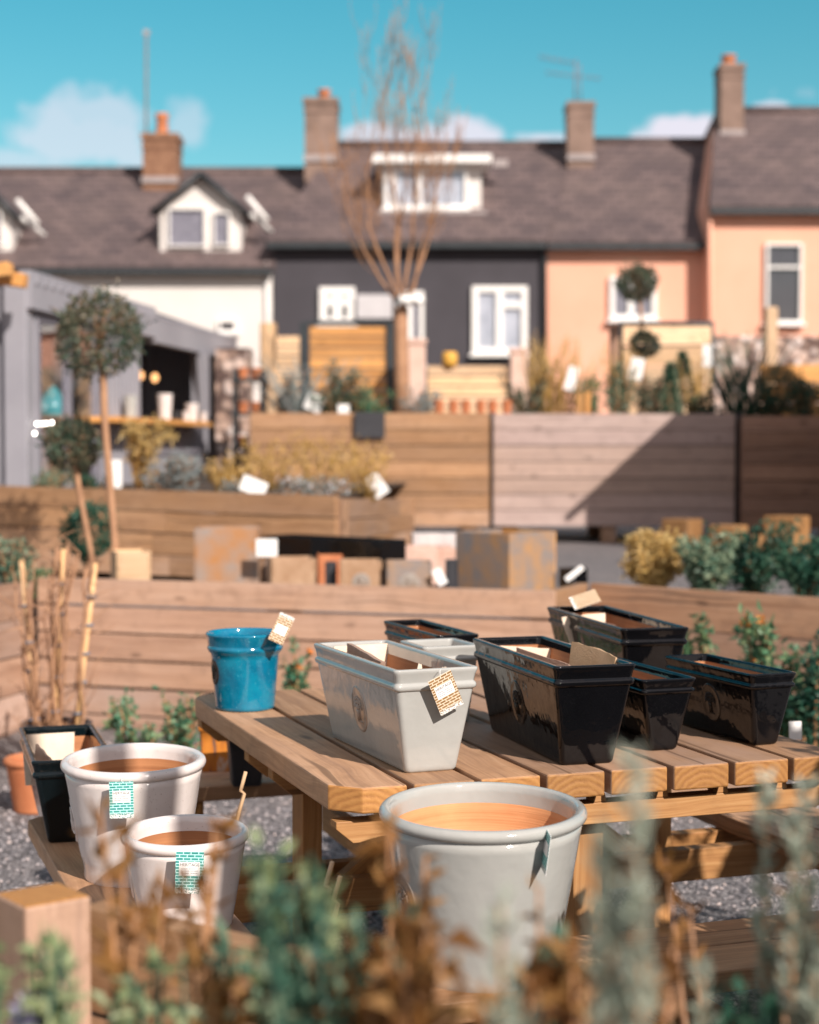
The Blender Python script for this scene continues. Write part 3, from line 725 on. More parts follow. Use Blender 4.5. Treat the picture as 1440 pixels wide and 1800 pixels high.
plank_wall('retaining_wall', 'low retaining wall of sawn boards running behind the picnic table', 'wall', NW2, NE, NW.z, NE.z, 0, .1425, 'wall_wood', gap=.013, joints=9, post=[(.01,), (.5,), (.97,)], boards=6)
plank_wall('retaining_wall', 'wide boarded retaining wall at the left edge, meeting the long wall behind the canes', 'wall', at(-330, 1046, 6.9), NW2+V((-.02, -.03, 0)), .80, .765, 0, .192, 'wall_wood', joints=9, post=[(.1,), (.9,)], boards=5)
RW0 = at(1034, 1025, 8.64); RW1 = at(1560, 1060, 7.6)
plank_wall('retaining_wall', 'short return of the board wall at the corner behind the black troughs', 'wall', NE+V((.005, .05, 0)), RW0+V((0, .0, 0)), NE.z-.003, RW0.z, 0, .142, 'planter_wood', joints=9, boards=6)
plank_wall('retaining_wall', 'board retaining wall at the right with shrubs growing along its foot', 'wall', RW0+V((.01, -.03, 0)), RW1, RW0.z, RW1.z, 0, .20, 'wall_wood', joints=9, post=[(.02,), (.6,)], boards=4)

# planter in front of the grey cabin
A0, A1, A2 = at(-60, 852, 11.3), at(590, 872, 10.2), at(728, 873, 14.7)
A0 = A1 + (A0-A1)*1.6
plank_wall('timber_planter', 'long brown board planter below the grey cabin', 'planter', A0, A1, A0.z, A1.z, TZ, .135, 'planter_wood', joints=3, post=[(.995, .09)])
plank_wall('timber_planter', 'shaded brown board planter side leading back to the tall planters', 'planter', A1+V((.02, .05, 0)), A2, A1.z-.01, A2.z-.02, TZ, .135, 'planter_wood', joints=3)
k = MB(); z = A0.z-.06
k.poly([(-6, 11.9, z), (A0.x, A0.y+.06, z), (A1.x, A1.y+.06, z-.03), (A2.x-.06, A2.y, z-.03), (A2.x-.06, 16, z), (-6, 16, z)]); o = k.build('planting_soil', 'soil'); tag(o, kind='structure')

def raised(label, px0, px1, pyt, pyb, Y, mat, pitch=.142, legs=(.1, .5, .9), side='dark_in', open_=None):
    a, b = at(px0, pyt, Y), at(px1, pyt, Y); zb = at(px0, pyb, Y).z
    t = plank_wall('raised_planter', label, 'planter', a, b, a.z, b.z, zb, pitch, mat, joints=5)
    k = MB()
    for x in (a.x+.02, b.x-.02): k.box((x, Y+.68, (a.z+zb)/2), (.04, 1.26, a.z-zb-.03), grain=1)
    k.box(((a.x+b.x)/2, Y+1.33, (a.z+zb)/2), (b.x-a.x, .04, a.z-zb-.03), grain=0); k.build('side_boards', mat, t, world=True)
    k = MB(); k.box(((a.x+b.x)/2, Y+.69, (a.z-.1+zb)/2), (b.x-a.x-.1, 1.2, a.z-.1-zb)); k.build('soil_fill', 'soil', t, world=True)
    for f in legs:
        k = MB(); x = a.x+(b.x-a.x)*f
        for yy in (Y+.1, Y+1.2): k.box((x, yy, (zb+TZ)/2-.002), (.13, .12, zb-TZ), grain=2)
        k.build('leg_block', 'planter_wood', t, world=True)
    return t
raised('tall ochre brown raised planter left of the pale grey one', 440, 861, 726, 914, 14.9, 'planter_wood', legs=(.08, .45, .92))
raised('pale grey weathered raised planter with a slanting shadow across it', 868, 1293, 727, 920, 15.0, 'pale_wood', legs=(.07, .48, .93))
raised('dark brown raised planter at the right edge', 1307, 1620, 731, 928, 14.9, 'brown_wood', legs=(.1, .5, .9))
for px, lab in ((864.5, 'dark post between the ochre and the pale grey planter'), (1300, 'dark post between the pale grey and the dark brown planter')):
    a = at(px, 725, 15.12); t = thing('fence_post', lab, 'post', (a.x, a.y, TZ)); k = MB(); k.box((0, 0, (a.z-TZ)/2), (.05, .06, a.z-TZ), grain=2); k.build('post_body', 'plastic_dark', t)
a = at(650, 747, 14.86); t = thing('slate_plaque', 'square dark plaque fixed to the ochre raised planter', 'plaque', a); k = MB(); k.box((0, 0, 0), (.265, .012, .225)); k.build('plaque_face', 'grey_dark', t); t.children[0].data.materials[0] = m['plastic_dark']
# heavy timber blocks in front of the brown planter
for i, (x0, x1, y0, y1, lab) in enumerate(((1163, 1236, 912, 975, 'square timber block left in the row before the dark planters'), (1246, 1316, 923, 985, 'square timber block in the middle of the row, half behind the bushes'), (1342, 1425, 907, 980, 'largest timber block standing right in the row'), (1130, 1166, 936, 975, 'low timber block at the left end of the row'), (1318, 1345, 940, 980, 'narrow timber block between the middle and the largest block'))):
    Y = 12.6-.1*i; a, b = at(x0, y0, Y), at(x1, y0, Y); w = (b.x-a.x)/1.30
    t = thing('timber_block', lab, 'timber block', ((a.x+b.x)/2, Y, TZ), R(52), 'timber blocks before the planters'); k = MB(); k.box((0, 0, (a.z-TZ)/2), (w*.95, w*.95, a.z-TZ), grain=2); k.build('block', 'block_wood', t, bevel=.008, seg=1)

# ------------------------------------------------------------------ things standing on the terrace behind the low wall
def cube_pot(name, label, px0, px1, pyt, Y, rz, mats, cat='planter', emblem=False, wall=.012, group='square planters on the terrace'):
    """square planter whose outline spans px0..px1; rz turns it."""
    a, b = at(px0, pyt, Y), at(px1, pyt, Y); c, s = abs(math.cos(rz)), abs(math.sin(rz)); w = (b.x-a.x)/(c+s); h = a.z-TZ
    t = thing(name, label, cat, ((a.x+b.x)/2, Y+w*(c+s)/2, TZ), rz, group); k = MB(); q = w/2
    for ax, sg, mi in ((0, -1, 0), (0, 1, 1), (1, -1, 0), (1, 1, 1)):
        sz = (wall, w, h) if ax == 0 else (w-2*wall-.001, wall, h); cc = [0, 0, h/2]; cc[ax] = sg*(q-wall/2); k.box(cc, sz, mi=mats[2] if len(mats) > 2 and (ax, sg) == mats[3] else 0)
    k.box((0, 0, .02), (w-2*wall-.002, w-2*wall-.002, .03)); k.build('planter_body', list(mats[:2]), t, bevel=.003, seg=1)
    if emblem: medallion(flatplane((0, -q-.001, h*.55), (1, 0, 0), (0, 0, 1)), w*.2, w*.2, 'medal', t)
    return t
cube_pot('corten_planter', 'big square rust streaked steel planter standing corner on', 803, 986, 938, 9.35, R(46), ('zinc', 'rust_o', 1, (0, 1)))
cube_pot('corten_planter', 'tall flat sided rusty steel planter behind the low wall', 337, 452, 930, 9.75, R(2), ('rust', 'rust'))
cube_pot('clay_planter', 'brown stoneware planter with a white round emblem', 594, 672, 987, 9.0, R(3), ('clay_brown', 'clay_brown'), emblem=True)
cube_pot('clay_planter', 'grey streaked planter with a faint brown tree emblem beside the steel cube', 677, 760, 989, 8.95, R(2), ('zinc', 'zinc'), emblem=True)
cube_pot('clay_planter', 'buff stoneware planter with a pale dot beside the white label', 463, 556, 983, 9.15, R(10), ('clay_brown', 'clay_brown'))
cube_pot('clay_planter', 'buff shallow planter behind the two emblem planters', 552, 630, 975, 9.6, R(6), ('terracotta', 'terracotta'))
cube_pot('wooden_tub', 'pale wooden tub holding the tall topiary', 184, 262, 970, 9.35, R(20), ('pale_timber', 'pale_timber'))
cube_pot('stone_block', 'pink sandstone block behind the grey streaked planter', 690, 802, 964, 10.2, R(4), ('pink_stone', 'pink_stone'), wall=.09)
cube_pot('stone_block', 'pale stone block standing behind the pink block', 722, 806, 940, 11.2, R(3), ('pale_stone', 'pale_stone'), wall=.09)
cube_pot('black_planter', 'small black glazed planter right of the steel cube', 985, 1036, 1000, 9.5, R(35), ('black_glaze', 'black_glaze'))
cube_pot('black_planter', 'slim black planter squeezed before the steel cube', 783, 806, 984, 9.2, R(2), ('plastic_dark', 'plastic_dark'))
cube_pot('black_planter', 'slim black planter between two brown stoneware planters', 571, 592, 988, 9.1, R(2), ('plastic_dark', 'plastic_dark'))
a, b = at(492, 957, 10.1), at(692, 976, 9.5)
t = thing('black_trough', 'long shiny black trough lying at a slant behind the stoneware planters', 'planter', ((a.x+b.x)/2, (a.y+b.y)/2, TZ), math.atan2(b.y-a.y, b.x-a.x)); L = (b-a).length; k = MB()
for yy in (-.1, .1): k.box((0, yy, .165), (L, .012, .33))
for xx in (-L/2+.006, L/2-.006): k.box((xx, 0, .165), (.012, .188, .33))
k.box((0, 0, .02), (L-.03, .186, .02)); k.build('planter_body', 'black_glaze', t, bevel=.004)
def label_stick(label, px, py, Y, w, h, tilt=0.0, zb=None, mat='paper'):
    a = at(px, py, Y); zb = TZ if zb is None else zb; t = thing('plant_label', label, 'plant label', (a.x, a.y, zb), 0, 'white plant labels')
    k = MB(); k.tube([(0, .006, 0), (0, .006, a.z-zb)], .004, 6); k.build('stick', 'plastic_dark', t)
    rot = M.Rotation(tilt, 3, 'Y'); k = MB(); k.box((0, 0, a.z-zb), (w, .002, h), rot); k.build('label_card', mat, t, bevel=.0005, seg=1); return t
label_stick('white square label on a black stick beside the rusty planter', 469, 963, 9.6, .12, .10)
label_stick('tilted white label leaning against the grey streaked planter', 773, 1014, 8.9, .05, .09, R(-28))
label_stick('blue white label slanting over the small black planter', 1010, 1008, 9.3, .03, .115, R(52))
PZ = A0.z-.06
label_stick('wide white label tipped over in the planter, left of two', 446, 855, 10.75, .165, .10, R(22), PZ-.03)
label_stick('narrow white label leaning in the planter, right of two', 662, 853, 12.6, .115, .175, R(-35), PZ-.03)
label_stick('upright white label by the stem of the tall topiary', 203, 833, 11.6, .085, .19, 0, PZ)
z15 = at(0, 733, 15.5).z
label_stick('white round edged label among the spiky grass', 553, 708, 15.4, .16, .15, R(25), z15-.05)
label_stick('white label on a stick among the dry stems', 1005, 665, 15.5, .09, .22, R(14), z15-.05)
label_stick('bright white label below the two ball topiary', 1119, 649, 15.5, .12, .20, R(10), z15-.05)
label_stick('tall narrow white label by the dark arch upright', 1244, 625, 15.6, .085, .2, 0, z15-.05)
label_stick('small white label lying at the planter edge below the green leaves', 604, 719, 15.1, .1, .08, 0, z15-.05)

# ------------------------------------------------------------------ grey cabin (shop) on the left
SY0, SY1 = 11.6, 17.7
def sx(y): return -2.59 + .1188*(y-SY0)
sh = thing('garden_cabin', 'pale grey steel cabin with glazed door and a serving hatch over a wooden shelf', 'cabin', (sx(SY0), SY0, TZ+.3))
ZF, ZR0, ZR1 = TZ+.3, 2.66, 2.56
fd = V((.1188, 1, 0)).normalized(); fn = V((1, -.1188, 0)).normalized(); FR = M((fd, -fn, EZ)).transposed()
def wallbox(k, y0, y1, z0, z1, off=0.0, th=.06, mi=0, grain=0):
    c = V((sx((y0+y1)/2), (y0+y1)/2, (z0+z1)/2)) + fn*(off-th/2); k.box(c, ((y1-y0)*1.007, th, z1-z0), FR, mi=mi, grain=grain)
D0, D1, H0, H1 = 11.78, 13.2, 14.3, 16.35
k = MB()
wallbox(k, SY0, D0, ZF, 2.40); wallbox(k, D0-.01, D1+.01, 2.39, 2.41, -.01, .04); wallbox(k, D1, H0, ZF, 2.40); wallbox(k, H1, SY1, ZF, 2.36); wallbox(k, H0, H1, ZF, 1.60)
yy = SY0+.02
while yy < SY1-.05:                                   # ribs of the corrugated sheet
    if not (D0-.03 < yy < D1+.03):
        wallbox(k, yy, yy+.045, ZF+.01, (1.59 if H0-.02 < yy < H1 else 2.36), .018, .018)
    yy += .11
k.build('side_wall', 'grey_metal', sh, world=True)
k = MB(); k.box((sx(SY0)-1.7, SY0+.03, (ZF+2.6)/2), (3.3, .06, 2.6-ZF)); x = sx(SY0)-.1
while x > sx(SY0)-3.2: k.box((x, SY0-.012, (ZF+2.5)/2), (.05, .024, 2.5-ZF)); x -= .115
k.build('end_wall', 'grey_metal', sh, world=True)
k = MB(); k.box((sx(SY0)-.06, SY0-.03, (ZF+2.6)/2), (.16, .10, 2.6-ZF), M.Rotation(R(-7), 3, 'Z')); k.build('corner_post', 'grey_metal', sh, world=True, bevel=.008)
k = MB()
for (y0, y1, za, zb) in ((SY0-.08, (SY0+SY1)/2, 2.40, 2.655), ((SY0+SY1)/2, SY1+.1, 2.36, 2.60)): wallbox(k, y0, y1, za, zb, .06, .09)
yy = SY0
while yy < SY1: wallbox(k, yy, yy+.05, 2.57, 2.63-.06*(yy-SY0)/6, .075, .02); yy += .17
k.build('fascia', 'grey_metal', sh, world=True)
k = MB(); b = len(k.v); zz = 2.61
k.poly([(sx(SY0)+.05, SY0-.08, zz+.045), (sx(SY1)+.05, SY1+.1, zz-.02), (sx(SY1)-3.3, SY1+.1, zz-.02), (sx(SY0)-3.3, SY0-.08, zz+.045)])
k.poly([(sx(SY0)-3.3, SY0-.08, zz), (sx(SY1)-3.3, SY1+.1, zz-.06), (sx(SY1)+.02, SY1+.1, zz-.06), (sx(SY0)+.02, SY0-.08, zz)])
k.box((sx(15)-3.3, 14.6, 1.7), (.05, 6.2, 1.75)); k.box((sx(SY1)-1.65, SY1+.03, 1.7), (3.3, .05, 1.75)); k.box((sx(15)-1.65, 14.7, ZF+.02), (3.3, 6.0, .04)); k.box((sx(14)-1.4, 13.95, 1.7), (2.5, .05, 1.7))
k.build('shell', 'grey_metal', sh, world=True)
fr = MB()
for y in (D0+.03, D1-.03, (D0+D1)/2): wallbox(fr, y-.03, y+.03, ZF, 2.37, .012, .06)
wallbox(fr, D0, D1, 2.33, 2.40, .012, .06); fo = fr.build('door', 'grey_dark', sh, world=True)
k = MB()
for y0, y1 in ((D0+.06, (D0+D1)/2-.03), ((D0+D1)/2+.03, D1-.06)): wallbox(k, y0, y1, ZF+.05, 2.33, -.01, .012)
k.build('pane', 'pane', fo, world=True)
k = MB(); wallbox(k, 13.0, 16.15, 1.655, 1.70, .215, .235, grain=0); k.build('shelf', 'orange_wood', sh, world=True, bevel=.006)
k = MB(); wallbox(k, H0, H1, 1.4, 1.65, .03, .05); k.build('apron', 'grey_dark', sh, world=True)
k = MB(); P_ = [(H1-.12, 2.36), (H1+.06, 2.36), (H1+.06, 1.72), (H1+.0, 1.72)]
k.loft([[V((sx(y), y, z))+fn*.02 for y, z in P_], [V((sx(y), y, z))+fn*.10 for y, z in P_]], capt=True); k.sm = [False]*len(k.sm); k.build('hatch_cheek', 'grey_metal', sh, world=True)
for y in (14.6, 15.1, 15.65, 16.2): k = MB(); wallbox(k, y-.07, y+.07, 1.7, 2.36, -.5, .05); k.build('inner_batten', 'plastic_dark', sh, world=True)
# on and inside the cabin
def small_pot(label, y, mat, rr, h, off=.105, z=1.70, name='small_pot', group='small pots along the cabin shelf'):
    rr *= .72; h *= .75; c = V((sx(y), y, z))+fn*off; return round_pot(name, label, c, rr, rr*.75, h, mat, mat, group=group, lip=.008, clay_at=.03)
small_pot('pale grey pot with ochre stems at the near end of the cabin shelf', 13.7, 'grey_glaze', .085, .24)
small_pot('white pot in the middle of the cabin shelf', 14.75, 'white_glaze', .10, .30)
small_pot('small white cup pot near the front edge of the cabin shelf', 15.3, 'white_glaze', .05, .11, .15)
small_pot('white pot at the far end of the cabin shelf', 15.7, 'white_glaze', .095, .22)
small_pot('little pale pot on the far corner of the cabin shelf', 16.0, 'white_glaze', .055, .12, .14)
small_pot('small dark pot in the middle of the cabin shelf', 15.05, 'plastic_dark', .05, .10, .13)
def cabinet(label, y, off, w, d, z0, z1, mat='orange_wood'):
    c = V((sx(y), y, z0))+fn*off; t = thing('wooden_cabinet', label, 'cabinet', c, math.atan2(fd.y, fd.x), 'wooden furniture inside the cabin'); k = MB()
    h = z1-z0
    k.box((0, 0, h-.015), (w, d, .03), grain=0); k.box((0, 0, .05), (w-.05, d-.02, .03), grain=0)
    for x in (-w/2+.015, w/2-.015): k.box((x, 0, h/2-.02), (.03, d, h-.04), grain=2)
    k.box((0, d/2-.01, h/2), (w-.07, .012, h-.1), grain=0); k.build('carcass', mat, t)
    q = MB()
    for i in (-1, 1): q.box((i*w/4, -d/2+.006, h/2), (w/2-.05, .016, h-.12), grain=2)
    q.build('cabinet_door', mat, t); return t
cabinet('low orange wooden cabinet behind the cabin door', 12.25, -.7, .55, .45, ZF+.041, 1.55)
cabinet('orange wooden cabinet further back inside the cabin door', 13.1, -.8, .5, .4, ZF+.041, 1.75)
t = thing('picture_board', 'square orange wooden picture board hanging inside the cabin door', 'board', V((sx(12.45), 12.45, 1.95))+fn*-.6); k = MB(); k.box((0, 0, .14), (.35, .03, .30), FR, grain=0); k.build('board', 'orange_wood', t)
k = MB()
def pendant(label, y, off, z, s=1.0):
    c = V((sx(y), y, z))+fn*off; t = thing('pendant_lamp', label, 'lamp', c, 0, 'teal pendant lamps in the cabin'); k = MB()
    k.lathe([(.10*s, 0), (.11*s, .01), (.09*s, .09*s), (.04*s, .17*s), (.015, .2*s)], 28); k.build('lamp_shade', 'teal_shade', t)
    q = MB(); q.tube([(0, 0, .2*s), (0, 0, 2.545-z)], .004, 5); q.build('cord', 'plastic_dark', t)
pendant('large teal pendant lamp just inside the cabin door', 12.3, -.3, 2.15, 1.4); pendant('lower teal pendant lamp further inside the cabin', 13.15, -.35, 1.70, 1.2)
m['warm_bulb'] = emit('warm_lit_bulb', (1, .5, .2), 1.6)
for y, z, lab in ((14.9, 2.2, 'small warm lamp hanging in the near part of the serving hatch'), (15.6, 2.12, 'small warm lamp hanging in the middle of the serving hatch'), (16.1, 2.12, 'small warm lamp hanging in the far part of the serving hatch')):
    c = V((sx(y), y, z))+fn*-.35; t = thing('hanging_bulb', lab, 'lamp', c, 0, 'warm lamps in the serving hatch'); kk = MB(); kk.lathe([(.001, -.045), (.025, -.03), (.035, 0), (.025, .03), (.001, .045)], 16); kk.build('bulb', 'warm_bulb', t); kk = MB(); kk.tube([(0, 0, .045), (0, 0, 2.5-z)], .004, 5); kk.build('cord', 'plastic_dark', t)
t = thing('string_lights', 'row of bright bulbs strung low inside the cabin door', 'lights', V((sx(12.0), 12.0, 1.62))+fn*.09); k = MB()
pts = [V((sx(11.75+.16*i), 11.75+.16*i, 1.645+(.01 if i % 2 else 0)))+fn*.075 for i in range(7)]
k.tube(pts, .004, 5); k.build('cable', 'plastic_dark', t, world=True)
for px, py in ((65, 745), (73, 745), (81, 744), (91, 743), (122, 745), (61, 762)):
    Y = 3.968/(.1188+(720-px)/3000)-.22; q = at(px, py, Y); kk = MB(); r0 = .0095
    kk.lathe([(.001, -r0), (r0*.7, -r0*.7), (r0, 0), (r0*.7, r0*.7), (.001, r0)], 12, q); kk.build('bulb', 'bulb', t, world=True)
# timber roof ends over the cabin corner
for i, (px, py, Y) in enumerate(((20, 470, 11.2), (-6, 492, 11.05))):
    a = at(px, py, Y); t = thing('roof_timber', ('upper', 'lower')[i]+' orange timber beam end jutting past the cabin roof corner', 'timber beam', (a.x, a.y, a.z), R(-4), 'timber beams over the cabin corner'); k = MB(); k.box((-.55, 0, 0), (1.3, .12, .09), M.Rotation(R(8 if i == 0 else -6), 3, 'Y'), grain=0); k.build('beam', 'orange_wood', t, bevel=.006, seg=1)

# gabion, sheds and fences before the houses
def gab(label, x0, x1, y0, Y, dep=.5):
    a, b = at(x0, y0, Y), at(x1, y0, Y); t = thing('gabion_pillar', label, 'gabion', ((a.x+b.x)/2, Y+dep/2, TZ)); w = b.x-a.x; h = a.z-TZ
    k = MB(); k.box((0, 0, h/2), (w, dep, h)); o = k.build('rubble_fill', 'gabion', t)
    q = MB(); n = int(h/.1)
    for i in range(n+1): z = h*i/n; q.tube([(-w/2-.01, -dep/2-.01, z), (w/2+.01, -dep/2-.01, z), (w/2+.01, dep/2, z)], .0018, 4)
    for i in range(6): x = -w/2+w*i/5; q.tube([(x, -dep/2-.012, 0), (x, -dep/2-.012, h)], .0018, 4)
    q.build('wire_cage', 'dark_metal', t)
gab('pillar of pink grey rubble in a wire cage beside the cabin hatch', 379, 437, 612, 16.55)
# tiered plant rack beside the gabion
t = thing('plant_rack', 'dark rack of small terracotta pots between gabion and ochre planter', 'rack', at(438, 830, 15.6)); rk = t; k = MB(); q0, q1 = at(412, 650, 15.6), at(462, 650, 15.6)
for x in (q0.x, q1.x):
    for y in (15.6, 15.85): k.box((x, y, (TZ+q0.z)/2), (.03, .03, q0.z-TZ))
zs = [at(0, py, 15.6).z for py in (668, 728, 788, 848)]
for z in zs: k.box(((q0.x+q1.x)/2, 15.72, z), (q1.x-q0.x+.06, .3, .025))
k.build('frame', 'dark_metal', t, world=True)
for j, z in enumerate(zs):
    for i in range(2):
        x = q0.x+(q1.x-q0.x)*(.28+.45*i)
        round_pot('round_pot', 'small terracotta pot on the dark rack, %s shelf, %s side' % (('top', 'second', 'third', 'lowest')[j], ('left', 'right')[i]), (x, 15.66, z+.013), .055, .04, .10, 'terracotta', 'terracotta', group='terracotta pots on the dark rack', lip=.008)
def fence_panel(label, x0, x1, y0, y1, Y, mat='orange_wood', pitch=.115, frame='dark_metal', zb=.95):
    a, b = at(x0, y0, Y), at(x1, y0, Y); t = thing('slatted_fence', label, 'fence', ((a.x+b.x)/2, Y, zb)); k = MB(); z = a.z
    while z > max(zb, at(x0, y1, Y).z-.3): k.box(((a.x+b.x)/2, Y, z-pitch/2), (b.x-a.x, .03, pitch-.014), grain=0); z -= pitch
    k.build('slat_panel', mat, t, world=True)
    if frame:
        for x in (a.x-.06, b.x+.05): k = MB(); k.box((x, Y, (a.z+zb)/2+.02), (.1, .1, a.z-zb+.04), grain=2); k.build('post', frame, t, world=True)
        k = MB(); k.box(((a.x+b.x)/2, Y, a.z+.035), (b.x-a.x+.02, .08, .05)); k.build('top_rail', frame, t, world=True)
fence_panel('orange slatted fence panel with dark posts before the charcoal house', 545, 680, 573, 700, 18.5)
fence_panel('low wooden slat fence behind the row of terracotta pots', 752, 895, 642, 720, 19, 'pale_timber', frame=None)
fence_panel('pinkish slat fence left of the dark fence post', 486, 540, 590, 700, 19.5, 'pale_timber', frame=None)
fence_panel('pale timber wall panel under the arch frame', 1085, 1252, 572, 720, 20.5, 'pale_timber', pitch=.24, frame=None)
fence_panel('ochre sleeper wall at the right before the stone wall', 1335, 1560, 640, 722, 17.5, 'orange_wood', pitch=.2, frame=None)
def pillar(label, x0, x1, y0, Y, mat, cap=True, name='gate_pillar'):
    a, b = at(x0, y0, Y), at(x1, y0, Y); w = b.x-a.x; h = a.z-.7; t = thing(name, label, 'pillar', ((a.x+b.x)/2, Y, .7)); k = MB(); k.box((0, 0, h/2), (w, w, h), grain=2); k.build('shaft', mat, t, bevel=.01, seg=1)
    if cap: q = MB(); q.box((0, 0, h+.03), (w*1.15, w*1.15, .06)); q.build('cap', mat, t, bevel=.01, seg=1)
pillar('pink rendered pillar right of the bare tree trunk', 716, 748, 606, 18, 'pink_pillar')
pillar('pink rendered pillar under the right window of the charcoal house', 897, 927, 622, 19, 'pink_pillar')
pillar('pale timber post standing before the white house corner', 458, 486, 568, 17.5, 'pale_timber', False, 'timber_post')
pillar('brown timber post at the left foot of the arch frame', 1072, 1088, 572, 16.4, 'brown_wood', False, 'timber_post')
pillar('pale timber post before the tall window of the tall peach house', 1346, 1366, 540, 18.5, 'pale_timber', False, 'timber_post')
a = at(791, 636, 18.9); t = thing('yellow_planter', 'yellow round pot standing on the low slat fence', 'pot', (a.x, 18.99, at(0, 645, 18.99).z)); k = MB(); k.lathe([(.001, 0), (.06, .0), (.085, .05), (.085, .13), (.07, .165), (.062, .165), (.07, .12), (.05, .02), (.001, .02)], 28); k.build('pot_body', 'yellow_pot', t); 
for i, px in enumerate((772, 797, 819, 845, 866, 891)):
    a = at(px, 722, 15.35); h = .17
    round_pot('round_pot', ('first', 'second', 'third', 'fourth', 'fifth', 'sixth')[i]+' from the left in the row of orange terracotta pots on the planter', (a.x, 15.35, z15-.02), .050, .036, h, 'terracotta', 'terracotta', group='orange terracotta pots in a row', lip=.009)
# dark arch frame
t = thing('arch_frame', 'dark metal frame standing on the pale planter before the peach house', 'frame', at(1172, 722, 15.7)); k = MB()
k.tube([at(1092, 725, 15.7), at(1092, 569, 15.7), at(1253, 569, 15.7), at(1253, 640, 15.7), at(1258, 665, 15.65), at(1285, 725, 15.6)], .026, 6); k.build('frame_tube', 'dark_metal', t, world=True)
k = MB(); k.tube([at(1094, 610, 15.7), at(1251, 606, 15.7)], .008, 5); k.build('cross_wire', 'dark_metal', t, world=True)
a, b = at(1255, 590, 24), at(1560, 590, 24); t = thing('garden_wall', 'pebbled pinkish grey garden wall at the right under the tall peach house', 'wall', ((a.x+b.x)/2, 24.2, .98)); k = MB(); k.box((0, 0, (a.z-.98)/2), (b.x-a.x, .3, a.z-.98)); k.build('wall_body', 'gabion', t, bevel=.02, seg=1)

# ------------------------------------------------------------------ houses
HD = 32.0; RD = 35.6
def window(parent, x0, x1, y0, y1, Y, mull=(), trans=(), curtain='curtain', fw=.07, fmat='white_paint', sill=True, pane=True):
    a, b = at(x0, y0, Y), at(x1, y1, Y); w, h = b.x-a.x, a.z-b.z; cx, cz = (a.x+b.x)/2, (a.z+b.z)/2
    k = MB()
    k.box((a.x+fw/2, Y-.02, cz), (fw, .10, h)); k.box((b.x-fw/2, Y-.02, cz), (fw, .10, h))
    k.box((cx, Y-.02, a.z-fw/2), (w-2*fw, .098, fw)); k.box((cx, Y-.02, b.z+fw/2), (w-2*fw, .098, fw))
    for f in mull: k.box((a.x+w*f, Y-.02, cz), (fw*1.2, .09, h-2*fw))
    for x0f, x1f, f in trans: k.box((a.x+w*(x0f+x1f)/2, Y-.02, a.z-h*f), (w*(x1f-x0f)-fw, .088, fw))
    o = k.build('window', fmat, parent, world=True)
    q = MB(); q.box((cx, Y+.012, cz), (w-fw, .01, h-fw)); q.build('curtain', curtain, o, world=True)
    if pane: q = MB(); q.box((cx, Y-.022, cz), (w-fw*1.2, .006, h-fw*1.2)); q.build('pane', 'pane', o, world=True)
    if sill: q = MB(); q.box((cx, Y-.06, b.z-.03), (w+.1, .16, .055)); q.build('sill', fmat, o, world=True)
    return o
def slab(k, P, th=.12, mi=0):
    """roof plane from eave-left, eave-right, ridge-right, ridge-left with thickness."""
    P = [V(p) for p in P]; n = (P[1]-P[0]).cross(P[-1]-P[0]).normalized(); u = (P[1]-P[0]).normalized(); w = n.cross(u)
    uv = [((p-P[0]).dot(u), (p-P[0]).dot(w)) for p in P]; Q = [p-n*th for p in P]
    k.poly(P, uv, mi=mi); k.poly(list(reversed(Q)), list(reversed(uv)), mi=mi)
    for i in range(len(P)):
        j = (i+1) % len(P); k.poly([P[i], Q[i], Q[j], P[j]], [(0, 0), (0, th), (1, th), (1, 0)], mi=mi)
def house(name, label, x0, x1, eave, ridge, wallm, y0=HD, yr=RD, over=.0, lx=None, rx=None, hipl=None, gut='dark_metal', rlp=None, rrp=None):
    a, b = at(x0, eave, y0), at(x1, eave, y0); rg = at(720, ridge, yr).z; yb = 2*yr-y0; zg = .95
    t = thing(name, label, 'house', ((a.x+b.x)/2, y0, zg)); k = MB()
    k.box(((a.x+b.x)/2, (y0+yb)/2, (a.z+zg)/2-.05), (b.x-a.x, yb-y0, a.z-zg-.1))
    if hipl is None: k.poly([(a.x+.002, y0, a.z-.1), (a.x+.002, yb, a.z-.1), ((a.x if rlp is None else at(rlp, ridge, yr).x)+.03, yr, rg-.16)])
    k.poly([(b.x-.002, y0, a.z-.1), ((b.x if rrp is None else at(rrp, ridge, yr).x)-.03, yr, rg-.16), (b.x-.002, yb, a.z-.1)]); k.build('wall', wallm, t, world=True)
    k = MB(); eL = a.x if lx is None else at(lx, eave, y0).x; eR = b.x if rx is None else at(rx, eave, y0).x
    rl = at(hipl, ridge, yr).x if hipl is not None else (eL if rlp is None else at(rlp, ridge, yr).x); rr_ = eR if rrp is None else at(rrp, ridge, yr).x; ez = a.z+.0; ov = .22; dz = ov*(rg-ez)/(yr-y0)
    slab(k, [(eL, y0-ov, ez-dz), (eR, y0-ov, ez-dz), (rr_, yr, rg), (rl, yr, rg)])
    slab(k, [(eR, yb, ez), (eL, yb, ez), (rl, yr-.001, rg-.001), (rr_, yr-.001, rg-.001)])
    if hipl is not None: slab(k, [(eL, yb, ez), (eL, y0-ov, ez-dz), (rl, yr, rg)])
    rf = k.build('roof', 'slate', t, world=True)
    q = MB(); q.tube([(rl, yr, rg+.02), (rr_, yr, rg+.02)], .085, 6); q.build('ridge_tiles', 'slate', rf, world=True)
    q = MB(); q.box(((eL+eR)/2, y0-ov+.0, ez-dz-.09), (eR-eL-.02, .11, .10)); q.build('gutter', gut, t, world=True)
    return t, rf
